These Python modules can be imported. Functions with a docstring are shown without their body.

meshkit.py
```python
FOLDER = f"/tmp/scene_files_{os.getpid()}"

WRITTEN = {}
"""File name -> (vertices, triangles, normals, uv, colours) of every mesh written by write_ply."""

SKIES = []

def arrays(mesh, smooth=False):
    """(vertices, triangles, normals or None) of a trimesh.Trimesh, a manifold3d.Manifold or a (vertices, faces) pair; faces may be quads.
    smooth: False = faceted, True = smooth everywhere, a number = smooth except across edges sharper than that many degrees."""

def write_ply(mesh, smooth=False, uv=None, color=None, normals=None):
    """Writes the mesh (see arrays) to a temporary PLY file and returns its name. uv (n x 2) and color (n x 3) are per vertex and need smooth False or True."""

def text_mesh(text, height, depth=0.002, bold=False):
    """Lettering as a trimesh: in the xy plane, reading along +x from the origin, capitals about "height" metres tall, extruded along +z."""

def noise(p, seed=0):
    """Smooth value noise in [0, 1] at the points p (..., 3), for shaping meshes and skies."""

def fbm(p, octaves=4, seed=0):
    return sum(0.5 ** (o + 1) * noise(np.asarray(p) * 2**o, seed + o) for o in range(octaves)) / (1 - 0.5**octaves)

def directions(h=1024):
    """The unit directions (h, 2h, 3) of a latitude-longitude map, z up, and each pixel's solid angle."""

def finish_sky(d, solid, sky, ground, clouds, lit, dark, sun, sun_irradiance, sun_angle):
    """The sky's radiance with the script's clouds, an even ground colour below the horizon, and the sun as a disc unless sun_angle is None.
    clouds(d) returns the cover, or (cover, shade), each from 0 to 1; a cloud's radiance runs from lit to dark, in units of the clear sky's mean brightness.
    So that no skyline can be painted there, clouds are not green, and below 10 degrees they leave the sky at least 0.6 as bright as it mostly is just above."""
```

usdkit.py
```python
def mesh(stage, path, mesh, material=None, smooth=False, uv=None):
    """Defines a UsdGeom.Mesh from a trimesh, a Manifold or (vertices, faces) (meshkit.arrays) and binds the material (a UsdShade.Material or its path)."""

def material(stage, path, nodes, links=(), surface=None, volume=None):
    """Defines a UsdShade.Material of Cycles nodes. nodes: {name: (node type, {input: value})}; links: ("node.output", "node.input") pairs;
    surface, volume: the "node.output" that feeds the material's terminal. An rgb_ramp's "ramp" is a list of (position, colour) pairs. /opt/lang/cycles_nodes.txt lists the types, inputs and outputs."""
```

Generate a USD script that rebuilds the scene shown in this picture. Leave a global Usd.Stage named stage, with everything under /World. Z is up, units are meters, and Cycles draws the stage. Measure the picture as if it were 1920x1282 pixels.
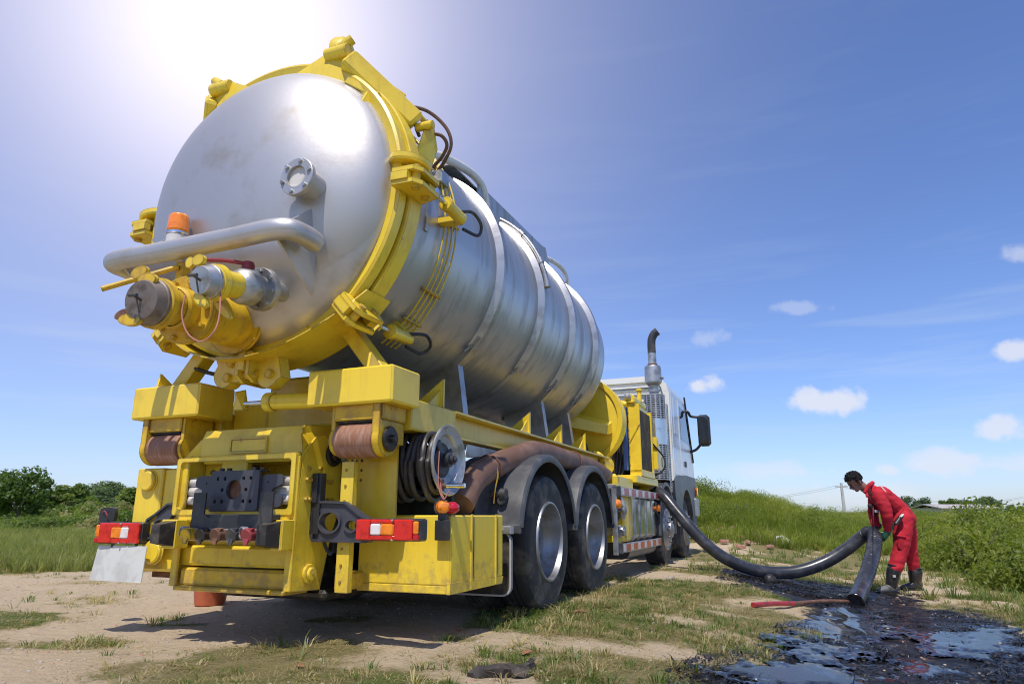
import math, random
import numpy as np, trimesh, usdkit, meshkit
import manifold3d as m3
import shapely.geometry as sg
from shapely import affinity
from shapely.ops import unary_union
from pxr import Usd, UsdGeom, UsdLux, UsdShade, Gf, Sdf, Vt

stage = Usd.Stage.CreateInMemory()
UsdGeom.SetStageUpAxis(stage, UsdGeom.Tokens.z)
UsdGeom.SetStageMetersPerUnit(stage, 1.0)
UsdGeom.Xform.Define(stage, '/World')
UsdGeom.Scope.Define(stage, '/World/Looks')
rng = np.random.default_rng(7)
PI = math.pi

# ------------------------------------------------------------------ camera, sky, sun
CAM_H, PITCH, HEAD, FPX = 0.725, 0.251, 0.392, 1271.491
cam = UsdGeom.Camera.Define(stage, '/World/camera')
cam.CreateHorizontalApertureAttr(36.0)
cam.CreateFocalLengthAttr(36.0 * FPX / 1920)
cam.CreateClippingRangeAttr(Gf.Vec2f(0.05, 6000))
cam.AddTranslateOp().Set(Gf.Vec3d(0, 0, CAM_H))
cam.AddRotateXOp().Set(90 + math.degrees(PITCH))
cam.CreateExposureAttr(0.17)

CH, SH = math.cos(HEAD), math.sin(HEAD)
SUN_EL = math.radians(63)
_sl = (0.18, -1.0)                                   # direction to the sun across / along the truck
_sw = np.array([_sl[0] * CH + _sl[1] * SH, -_sl[0] * SH + _sl[1] * CH])
_sw /= np.linalg.norm(_sw)
SUN = np.array([_sw[0] * math.cos(SUN_EL), _sw[1] * math.cos(SUN_EL), math.sin(SUN_EL)])
sun = UsdLux.DistantLight.Define(stage, '/World/sun')
sun.CreateIntensityAttr(1.05)
sun.CreateAngleAttr(0.5)
sun.CreateNormalizeAttr(True)
sun.CreateColorAttr(Gf.Vec3f(1.0, 0.95, 0.87))
z = Gf.Vec3d(*map(float, SUN)); xax = Gf.Cross(Gf.Vec3d(0, 0, 1), z).GetNormalized(); yax = Gf.Cross(z, xax)
sun.AddTransformOp().Set(Gf.Matrix4d(xax[0], xax[1], xax[2], 0, yax[0], yax[1], yax[2], 0, z[0], z[1], z[2], 0, 0, 0, 50, 1))

def px_dir(px, py):
    a, b = (px - 960) / FPX, (641 - py) / FPX
    d = np.array([a, math.cos(PITCH) - b * math.sin(PITCH), math.sin(PITCH) + b * math.cos(PITCH)])
    return d / np.linalg.norm(d)

def sky_material():
    n = {'sky': ('sky_texture', dict(sky_type='single_scattering', sun_disc=False, sun_elevation=SUN_EL, sun_rotation=math.atan2(SUN[0], SUN[1]), air_density=1.0, aerosol_density=0.6, ozone_density=2.5)),
         'tc': ('texture_coordinate', {}), 'sep': ('separate_xyz', {}),
         'el': ('map_range', dict(range_type='smoothstep', from_min=0.01, from_max=0.06, to_min=0.0, to_max=1.0, clamp=True)),
         'bg': ('background_shader', dict(strength=0.128))}
    l = [('tc.generated', 'sep.vector')]
    # glow of sun glare high on the left, painted into the sky colour
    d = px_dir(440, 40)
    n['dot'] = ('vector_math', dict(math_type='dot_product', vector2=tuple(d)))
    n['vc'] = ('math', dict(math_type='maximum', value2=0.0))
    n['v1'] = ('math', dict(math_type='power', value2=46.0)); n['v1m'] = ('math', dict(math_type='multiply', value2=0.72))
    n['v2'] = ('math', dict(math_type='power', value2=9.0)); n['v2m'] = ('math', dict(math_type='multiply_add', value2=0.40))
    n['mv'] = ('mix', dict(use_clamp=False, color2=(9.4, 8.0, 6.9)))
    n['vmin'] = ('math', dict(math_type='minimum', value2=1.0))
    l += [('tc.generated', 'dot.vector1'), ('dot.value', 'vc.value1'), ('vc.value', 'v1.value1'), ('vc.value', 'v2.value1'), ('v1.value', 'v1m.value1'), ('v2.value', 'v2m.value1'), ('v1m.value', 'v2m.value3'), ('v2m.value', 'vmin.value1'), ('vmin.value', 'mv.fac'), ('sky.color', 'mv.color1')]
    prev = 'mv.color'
    # low band of wispy cirrus
    n['mp'] = ('mapping', dict(mapping_type='point', scale=(1.6, 1.6, 17.0), location=(0.3, 0.2, 0.0)))
    n['nz'] = ('noise_texture', dict(scale=2.2, detail=5, roughness=0.55, distortion=0.35))
    n['rp'] = ('rgb_ramp', dict(ramp=[(0.0, (0, 0, 0)), (0.5, (0, 0, 0)), (0.85, (0.5, 0.5, 0.5)), (1.0, (0.6, 0.6, 0.6))]))
    n['band'] = ('rgb_ramp', dict(ramp=[(0.0, (0.5, 0.5, 0.5)), (0.2, (0.75, 0.75, 0.75)), (0.33, (0.25, 0.25, 0.25)), (0.5, (0.1, 0.1, 0.1)), (1.0, (0.1, 0.1, 0.1))]))
    n['wm'] = ('math', dict(math_type='multiply'))
    n['mw'] = ('mix', dict(color2=(5.5, 5.7, 4.9)))
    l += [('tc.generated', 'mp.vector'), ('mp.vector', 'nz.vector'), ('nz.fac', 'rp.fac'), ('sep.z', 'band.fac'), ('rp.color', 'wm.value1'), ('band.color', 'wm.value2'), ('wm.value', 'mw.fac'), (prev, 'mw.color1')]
    prev = 'mw.color'
    # small cumulus, one soft puff each, broken up by noise
    n['cn'] = ('noise_texture', dict(scale=14.0, detail=6, roughness=0.6))
    n['cn2'] = ('noise_texture', dict(scale=45.0, detail=4, roughness=0.6))
    n['cna'] = ('math', dict(math_type='multiply_add', value2=0.35, value3=0.0))
    n['cns'] = ('math', dict(math_type='add'))
    n['cnc'] = ('math', dict(math_type='subtract', value2=0.675))
    l += [('tc.generated', 'cn.vector'), ('tc.generated', 'cn2.vector'), ('cn2.fac', 'cna.value1'), ('cn.fac', 'cns.value1'), ('cna.value', 'cns.value2'), ('cns.value', 'cnc.value1')]
    puffs = [(1305, 722, 52, 26, 1), (1545, 752, 66, 26, 1), (1520, 745, 35, 24, .9), (1868, 802, 38, 24, .9), (1905, 660, 34, 22, .9), (1790, 865, 85, 28, .8), (1745, 855, 50, 20, .7), (1865, 870, 80, 22, .55),
             (1320, 635, 46, 22, .35), (1500, 578, 60, 16, .35), (1560, 880, 16, 10, .8), (1660, 880, 26, 13, .8), (1440, 880, 120, 22, .5), (1920, 475, 30, 18, .5), (1600, 925, 160, 25, .45)]
    k = 0
    total = None
    for (px, py, rx, ry, s) in puffs:
        rx, ry = rx * .74, ry * .74
        c = px_dir(px, py)
        right = np.array([1.0, 0, 0]); right = right - c * c.dot(right); right /= np.linalg.norm(right); up = np.cross(right, c)
        a, b = right / (rx / FPX), up / (ry / FPX)
        nm = f'p{k}'; k += 1
        n[nm + 'a'] = ('vector_math', dict(math_type='dot_product', vector2=tuple(a)))
        n[nm + 'b'] = ('vector_math', dict(math_type='dot_product', vector2=tuple(b)))
        n[nm + 'f'] = ('vector_math', dict(math_type='dot_product', vector2=tuple(c)))
        n[nm + 'v'] = ('combine_xyz', {})
        n[nm + 'z'] = ('math', dict(math_type='multiply_add', value2=-60.0, value3=60.0))
        n[nm + 'l'] = ('vector_math', dict(math_type='length'))
        n[nm + 'n'] = ('math', dict(math_type='multiply_add', value2=-3.4))
        n[nm + 'r'] = ('map_range', dict(range_type='smoothstep', from_min=1.15, from_max=0.3, to_min=0.0, to_max=s * 0.85, clamp=True))
        l += [('tc.generated', nm + 'a.vector1'), ('tc.generated', nm + 'b.vector1'), ('tc.generated', nm + 'f.vector1'), (nm + 'a.value', nm + 'v.x'), (nm + 'b.value', nm + 'v.y'), (nm + 'f.value', nm + 'z.value1'), (nm + 'z.value', nm + 'v.z'),
              (nm + 'v.vector', nm + 'l.vector1'), ('cnc.value', nm + 'n.value1'), (nm + 'l.value', nm + 'n.value3'), (nm + 'n.value', nm + 'r.value')]
        if total is None: total = nm + 'r.result'
        else:
            n[nm + 'm'] = ('math', dict(math_type='maximum'))
            l += [(total, nm + 'm.value1'), (nm + 'r.result', nm + 'm.value2')]
            total = nm + 'm.value'
    n['mc'] = ('mix', dict(color2=(6.9, 6.4, 5.3)))
    l += [(total, 'mc.fac'), (prev, 'mc.color1')]
    n['tint'] = ('mix', dict(mix_type='multiply', fac=1.0, color2=(0.80, 0.89, 1.20)))
    l += [('mc.color', 'tint.color1'), ('tint.color', 'bg.color')]
    return usdkit.material(stage, '/World/Looks/sky', n, l, surface='bg.background')

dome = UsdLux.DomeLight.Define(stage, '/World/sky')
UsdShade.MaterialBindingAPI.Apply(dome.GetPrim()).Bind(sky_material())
for kk, vv in (('label', 'blue sky with small white clouds near the horizon'), ('category', 'sky'), ('kind', 'structure')):
    dome.GetPrim().SetCustomDataByKey(kk, vv)

# ------------------------------------------------------------------ materials
MATS = {}
def mat(name, col, rough=0.5, metal=0.0, col2=None, amount=0.5, scale=6.0, col3=None, amount3=0.3, scale3=25.0, bump=0.0, bscale=60.0, coat=0.0, spec=0.5, sheen=0.0, stretch=None, rough2=None, aniso=0.0, extra=None):
    """Procedural principled: col varied towards col2 (large blotches) and col3 (small specks), optional bump."""
    n = {'p': ('principled_bsdf', dict(roughness=rough, metallic=metal, coat_weight=coat, coat_roughness=0.12, specular_ior_level=spec, sheen_weight=sheen, base_color=col)), 'tc': ('texture_coordinate', {})}
    l = []
    src = 'tc.object'
    if stretch:
        n['mp'] = ('mapping', dict(mapping_type='point', scale=stretch)); l.append(('tc.object', 'mp.vector')); src = 'mp.vector'
    cur = None
    if col2 is not None:
        n['n1'] = ('noise_texture', dict(scale=scale, detail=5, roughness=0.6))
        n['r1'] = ('map_range', dict(range_type='smoothstep', from_min=0.62 - 0.35 * amount, from_max=0.85 - 0.35 * amount, to_min=0, to_max=1, clamp=True))
        n['m1'] = ('mix', dict(color1=col, color2=col2))
        l += [(src, 'n1.vector'), ('n1.fac', 'r1.value'), ('r1.result', 'm1.fac')]
        cur = 'm1.color'
        if rough2 is not None:
            n['rr'] = ('mix_float', dict(a=rough, b=rough2)); l += [('r1.result', 'rr.fac'), ('rr.result', 'p.roughness')]
    if col3 is not None:
        n['n3'] = ('noise_texture', dict(scale=scale3, detail=6, roughness=0.7))
        n['r3'] = ('map_range', dict(range_type='smoothstep', from_min=0.72 - 0.3 * amount3, from_max=0.8 - 0.3 * amount3, to_min=0, to_max=1, clamp=True))
        n['m3'] = ('mix', dict(color1=col, color2=col3))
        l += [('tc.object', 'n3.vector'), ('n3.fac', 'r3.value'), ('r3.result', 'm3.fac')]
        if cur: l.append((cur, 'm3.color1'))
        cur = 'm3.color'
    if cur: l.append((cur, 'p.base_color'))
    if bump:
        n['nb'] = ('noise_texture', dict(scale=bscale, detail=4, roughness=0.6))
        n['b'] = ('bump', dict(strength=bump, distance=0.01))
        l += [(src, 'nb.vector'), ('nb.fac', 'b.height'), ('b.normal', 'p.normal')]
    if extra:                                        # grime runs and paint worn off along edges
        n['sm'] = ('mapping', dict(mapping_type='point', scale=(9, 9, .9))); n['sn'] = ('noise_texture', dict(scale=1.6, detail=6, roughness=0.65))
        n['sr'] = ('map_range', dict(range_type='smoothstep', from_min=0.48, from_max=0.80, to_min=0, to_max=0.5, clamp=True)); n['sx'] = ('mix', dict(color1=col, color2=extra[0]))
        l += [('tc.object', 'sm.vector'), ('sm.vector', 'sn.vector'), ('sn.fac', 'sr.value'), ('sr.result', 'sx.fac')] + ([(cur, 'sx.color1')] if cur else [])
        n['bv'] = ('bevel', dict(samples=3, radius=extra[2])); n['ge'] = ('geometry', {}); n['dt'] = ('vector_math', dict(math_type='dot_product'))
        n['en'] = ('noise_texture', dict(scale=22, detail=5, roughness=0.7)); n['ea'] = ('math', dict(math_type='multiply_add', value2=0.26, value3=-0.13)); n['eb'] = ('math', dict(math_type='add'))
        n['er'] = ('map_range', dict(range_type='smoothstep', from_min=0.90, from_max=0.80, to_min=0, to_max=1, clamp=True)); n['ex'] = ('mix', dict(color2=extra[1]))
        l += [('bv.bevel', 'dt.vector1'), ('ge.normal', 'dt.vector2'), ('tc.object', 'en.vector'), ('en.fac', 'ea.value1'), ('dt.value', 'eb.value1'), ('ea.value', 'eb.value2'), ('eb.value', 'er.value'), ('er.result', 'ex.fac'), ('sx.color', 'ex.color1')]
        # dried mud thrown up on whatever hangs low
        n['ms'] = ('separate_xyz', {}); n['mz'] = ('map_range', dict(range_type='smoothstep', from_min=0.95, from_max=0.22, to_min=-0.22, to_max=0.20, clamp=True)); n['mn'] = ('noise_texture', dict(scale=13, detail=7, roughness=0.72))
        n['ma'] = ('math', dict(math_type='add')); n['mr'] = ('map_range', dict(range_type='smoothstep', from_min=0.58, from_max=0.80, to_min=0, to_max=0.5, clamp=True)); n['mx'] = ('mix', dict(color2=(0.24, 0.17, 0.10)))
        l += [('tc.object', 'ms.vector'), ('ms.z', 'mz.value'), ('tc.object', 'mn.vector'), ('mn.fac', 'ma.value1'), ('mz.result', 'ma.value2'), ('ma.value', 'mr.value'), ('mr.result', 'mx.fac'), ('ex.color', 'mx.color1')]
        l = [x for x in l if x[1] != 'p.base_color'] + [('mx.color', 'p.base_color')]
    MATS[name] = usdkit.material(stage, '/World/Looks/' + name, n, l, surface='p.BSDF')
    return MATS[name]

YEL = (0.74, 0.53, 0.035)
mat('yellow_paint', YEL, 0.36, col2=(0.62, 0.41, 0.018), amount=0.45, scale=3.0, col3=(0.12, 0.07, 0.02), amount3=0.2, scale3=9.0, bump=0.06, bscale=30, coat=0.15, extra=((0.40, 0.25, 0.05), (0.09, 0.05, 0.025), 0.012))
mat('yellow_clean', (0.80, 0.57, 0.035), 0.36, col2=(0.70, 0.47, 0.03), amount=0.4, scale=4.0, bump=0.04, bscale=40, coat=0.2, extra=((0.55, 0.36, 0.06), (0.13, 0.07, 0.03), 0.008))
mat('yellow_worn', (0.66, 0.42, 0.015), 0.48, col2=(0.45, 0.27, 0.03), amount=0.5, scale=7.0, col3=(0.07, 0.04, 0.02), amount3=0.34, scale3=8.0, bump=0.12, bscale=50, extra=((0.25, 0.15, 0.05), (0.05, 0.03, 0.02), 0.018))
mat('steel', (0.50, 0.485, 0.47), 0.38, metal=0.85, col2=(0.36, 0.34, 0.32), amount=0.5, scale=2.2, stretch=(2.4, 3.2, 0.4), bump=0.03, bscale=24, rough2=0.5, col3=(0.22, 0.20, 0.18), amount3=0.05, scale3=5)
mat('steel_rib', (0.44, 0.43, 0.42), 0.36, metal=0.85, col2=(0.33, 0.31, 0.30), amount=0.5, scale=7, bump=0.05, bscale=50)
mat('dish_steel', (0.50, 0.475, 0.46), 0.46, metal=0.7, col2=(0.40, 0.36, 0.32), amount=0.36, scale=2.6, col3=(0.22, 0.18, 0.14), amount3=0.10, scale3=14, bump=0.05, bscale=34, rough2=0.5)
mat('galvanised', (0.48, 0.48, 0.48), 0.45, metal=0.8, col2=(0.30, 0.29, 0.28), amount=0.5, scale=9, bump=0.08, bscale=60)
mat('chrome', (0.75, 0.75, 0.75), 0.16, metal=1.0)
mat('aluminium', (0.31, 0.31, 0.325), 0.46, metal=0.8, col2=(0.22, 0.20, 0.17), amount=0.5, scale=6, col3=(0.14, 0.11, 0.08), amount3=0.12, scale3=18, bump=0.03, bscale=80)
mat('polished_aluminium', (0.66, 0.65, 0.63), 0.2, metal=1.0, col2=(0.45, 0.42, 0.38), amount=0.4, scale=6, bump=0.05, bscale=10)
mat('dark_steel', (0.045, 0.045, 0.05), 0.5, metal=0.2, col2=(0.10, 0.09, 0.08), amount=0.45, scale=8, bump=0.08, bscale=60)
mat('coupling_grey', (0.06, 0.06, 0.072), 0.46, metal=0.15, col2=(0.025, 0.025, 0.03), amount=0.38, scale=7, col3=(0.16, 0.14, 0.12), amount3=0.15, scale3=18, bump=0.08, bscale=60)
mat('black_plastic', (0.022, 0.022, 0.024), 0.42, col2=(0.06, 0.055, 0.05), amount=0.4, scale=6, bump=0.08, bscale=120)
mat('mudguard', (0.058, 0.059, 0.064), 0.42, col2=(0.12, 0.115, 0.11), amount=0.45, scale=5, bump=0.06, bscale=90)
mat('rubber', (0.020, 0.018, 0.017), 0.68, col2=(0.11, 0.09, 0.066), amount=0.52, scale=6, col3=(0.16, 0.125, 0.085), amount3=0.12, scale3=14, bump=0.1, bscale=90)
mat('hose_rubber', (0.026, 0.027, 0.032), 0.30, col2=(0.06, 0.06, 0.065), amount=0.45, scale=7, bump=0.12, bscale=45)
mat('coil_rubber', (0.035, 0.031, 0.030), 0.45, col2=(0.075, 0.068, 0.062), amount=0.45, scale=9, bump=0.1, bscale=80)
mat('brown_rubber', (0.13, 0.066, 0.042), 0.6, col2=(0.20, 0.12, 0.085), amount=0.45, scale=4, bump=0.14, bscale=60)
mat('rust_roller', (0.26, 0.115, 0.062), 0.62, col2=(0.36, 0.21, 0.15), amount=0.5, scale=9, stretch=(6, 1, 1), col3=(0.08, 0.045, 0.03), amount3=0.25, scale3=16, bump=0.2, bscale=50)
mat('grease', (0.018, 0.015, 0.013), 0.4, col2=(0.10, 0.06, 0.02), amount=0.35, scale=18, bump=0.3, bscale=60)
mat('white_paint', (0.78, 0.77, 0.71), 0.3, col2=(0.66, 0.64, 0.57), amount=0.4, scale=4, coat=0.4)
mat('cab_grey', (0.60, 0.615, 0.635), 0.3, col2=(0.50, 0.51, 0.53), amount=0.4, scale=4, coat=0.4)
mat('dark_glass', (0.02, 0.022, 0.025), 0.05, spec=0.8)
mat('red_lens', (0.62, 0.012, 0.012), 0.12, col2=(0.40, 0.006, 0.006), amount=0.5, scale=20, coat=0.6)
mat('deep_red_lens', (0.45, 0.006, 0.02), 0.12, coat=0.6)
mat('amber_lens', (0.85, 0.24, 0.015), 0.12, col2=(0.70, 0.15, 0.01), amount=0.5, scale=26, coat=0.6)
mat('clear_lens', (0.72, 0.68, 0.66), 0.15, col2=(0.58, 0.54, 0.52), amount=0.5, scale=30, coat=0.6)
mat('plate_white', (0.56, 0.56, 0.52), 0.5, col2=(0.45, 0.44, 0.41), amount=0.5, scale=7, col3=(0.20, 0.20, 0.18), amount3=0.04, scale3=12, bump=0.08, bscale=20)
mat('reflector_white', (0.66, 0.63, 0.62), 0.35, col2=(0.5, 0.46, 0.44), amount=0.5, scale=20)
mat('reflector_red', (0.36, 0.05, 0.055), 0.35, col2=(0.45, 0.11, 0.08), amount=0.5, scale=20)
mat('reflector_orange', (0.50, 0.10, 0.035), 0.35, col2=(0.55, 0.17, 0.07), amount=0.5, scale=20)
mat('blue_paint', (0.055, 0.13, 0.42), 0.4, col2=(0.04, 0.10, 0.33), amount=0.4, scale=8)
mat('orange_plastic', (0.40, 0.095, 0.035), 0.5, col2=(0.30, 0.07, 0.03), amount=0.5, scale=9, col3=(0.14, 0.07, 0.04), amount3=0.2, scale3=18)
mat('radiator_mesh', (0.035, 0.03, 0.022), 0.6, col2=(0.09, 0.075, 0.04), amount=0.45, scale=5, bump=0.3, bscale=160)
mat('white_tank', (0.60, 0.57, 0.53), 0.45, col2=(0.45, 0.42, 0.37), amount=0.45, scale=9)
mat('red_rubber', (0.28, 0.04, 0.045), 0.5)
mat('pink_cord', (0.42, 0.16, 0.13), 0.7)
mat('oily_cap', (0.19, 0.155, 0.13), 0.5, metal=0.3, col2=(0.10, 0.07, 0.05), amount=0.5, scale=9, bump=0.1, bscale=40)
mat('rust_metal', (0.12, 0.055, 0.03), 0.7, col2=(0.22, 0.10, 0.05), amount=0.5, scale=16, bump=0.2, bscale=60)
mat('red_pipe_paint', (0.34, 0.02, 0.025), 0.45, col2=(0.16, 0.03, 0.025), amount=0.5, scale=14, bump=0.1, bscale=50)
mat('red_cloth', (0.46, 0.008, 0.022), 0.85, col2=(0.34, 0.006, 0.016), amount=0.5, scale=6, bump=0.25, bscale=220)
mat('dark_cloth', (0.03, 0.015, 0.02), 0.8)
mat('skin', (0.27, 0.14, 0.092), 0.5, col2=(0.13, 0.06, 0.04), amount=0.4, scale=12)
mat('hair', (0.010, 0.009, 0.009), 0.75, spec=0.2, bump=0.5, bscale=150)
mat('green_glove', (0.02, 0.085, 0.05), 0.35, col2=(0.012, 0.04, 0.028), amount=0.45, scale=14)
mat('black_glove', (0.015, 0.017, 0.017), 0.4)
mat('boot_rubber', (0.018, 0.018, 0.019), 0.28, col2=(0.04, 0.038, 0.035), amount=0.4, scale=14, bump=0.05, bscale=60)
mat('boot_foot', (0.15, 0.14, 0.13), 0.45, col2=(0.05, 0.048, 0.045), amount=0.5, scale=14)
mat('silver_tape', (0.42, 0.40, 0.40), 0.4)
mat('wood_debris', (0.035, 0.028, 0.024), 0.8, col2=(0.09, 0.07, 0.055), amount=0.5, scale=14, bump=0.5, bscale=50)
mat('dead_leaf', (0.25, 0.11, 0.05), 0.7, col2=(0.16, 0.07, 0.035), amount=0.5, scale=40)
mat('brick', (0.34, 0.15, 0.11), 0.8, col2=(0.42, 0.24, 0.18), amount=0.5, scale=20, bump=0.3, bscale=50)
mat('stone', (0.33, 0.28, 0.22), 0.85, col2=(0.2, 0.16, 0.12), amount=0.5, scale=14, bump=0.3, bscale=40)
mat('white_rag', (0.6, 0.58, 0.54), 0.8, col2=(0.2, 0.18, 0.16), amount=0.4, scale=14, bump=0.3, bscale=30)
mat('concrete', (0.45, 0.44, 0.42), 0.8, col2=(0.36, 0.35, 0.33), amount=0.5, scale=3)
mat('roof_sheet', (0.42, 0.39, 0.36), 0.6, col2=(0.3, 0.24, 0.2), amount=0.5, scale=2)
mat('wall_plaster', (0.42, 0.38, 0.33), 0.8)
mat('bark', (0.11, 0.085, 0.06), 0.9, col2=(0.18, 0.14, 0.10), amount=0.5, scale=8, bump=0.4, bscale=20)
mat('oily_clod', (0.014, 0.012, 0.011), 0.5, col2=(0.06, 0.04, 0.028), amount=0.4, scale=14)
mat('oily_stalk', (0.008, 0.007, 0.007), 0.22, spec=0.3, col2=(0.03, 0.025, 0.02), amount=0.4, scale=12)

def leaf_mat(name, col, col2, trans=0.35, scale=0.7, rough=0.5):
    n = {'p': ('principled_bsdf', dict(roughness=rough, specular_ior_level=0.35)), 't': ('translucent_bsdf', {}), 'mx': ('mix_closure', dict(fac=trans)),
         'g': ('geometry', {}), 'nz': ('noise_texture', dict(scale=scale, detail=3)), 'oi': ('object_info', {}), 'ri': ('math', dict(math_type='multiply_add', value2=0.35, value3=-0.175)),
         'ri2': ('math', dict(math_type='multiply_add', value2=0.5, value3=-0.25)), 'ad': ('math', dict(math_type='add')), 'ad2': ('math', dict(math_type='add')),
         'rg': ('map_range', dict(range_type='smoothstep', from_min=0.25, from_max=0.78, to_min=0, to_max=1, clamp=True)), 'm': ('mix', dict(color1=col, color2=col2)), 'tm': ('mix', dict(mix_type='multiply', fac=1.0, color2=(1.5, 1.6, 0.7)))}
    l = [('g.position', 'nz.vector'), ('g.random_per_island', 'ri.value1'), ('oi.random', 'ri2.value1'), ('nz.fac', 'ad.value1'), ('ri.value', 'ad.value2'), ('ad.value', 'ad2.value1'), ('ri2.value', 'ad2.value2'), ('ad2.value', 'rg.value'), ('rg.result', 'm.fac'),
         ('m.color', 'p.base_color'), ('m.color', 'tm.color1'), ('tm.color', 't.color'), ('p.BSDF', 'mx.closure1'), ('t.BSDF', 'mx.closure2')]
    MATS[name] = usdkit.material(stage, '/World/Looks/' + name, n, l, surface='mx.closure')
leaf_mat('grass_green', (0.10, 0.15, 0.03), (0.22, 0.25, 0.075), 0.45, 1.2)
leaf_mat('grass_dry', (0.30, 0.24, 0.11), (0.50, 0.41, 0.21), 0.35, 1.5)
leaf_mat('field_grass', (0.15, 0.175, 0.04), (0.33, 0.31, 0.11), 0.45, 0.35)
leaf_mat('fern_leaf', (0.13, 0.165, 0.02), (0.32, 0.33, 0.065), 0.5, 0.8)
leaf_mat('mound_leaf', (0.16, 0.20, 0.028), (0.34, 0.35, 0.075), 0.5, 0.5)
leaf_mat('bush_leaf', (0.09, 0.14, 0.02), (0.24, 0.28, 0.055), 0.45, 0.3)
leaf_mat('dry_bush_leaf', (0.18, 0.18, 0.065), (0.32, 0.29, 0.13), 0.45, 0.4)
leaf_mat('tree_leaf', (0.075, 0.125, 0.022), (0.22, 0.27, 0.055), 0.5, 0.4)
leaf_mat('hazed_tree_leaf', (0.08, 0.12, 0.055), (0.17, 0.22, 0.09), 0.45, 0.2)  # bluer leaf colour with the haze of distance mixed in

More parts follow.
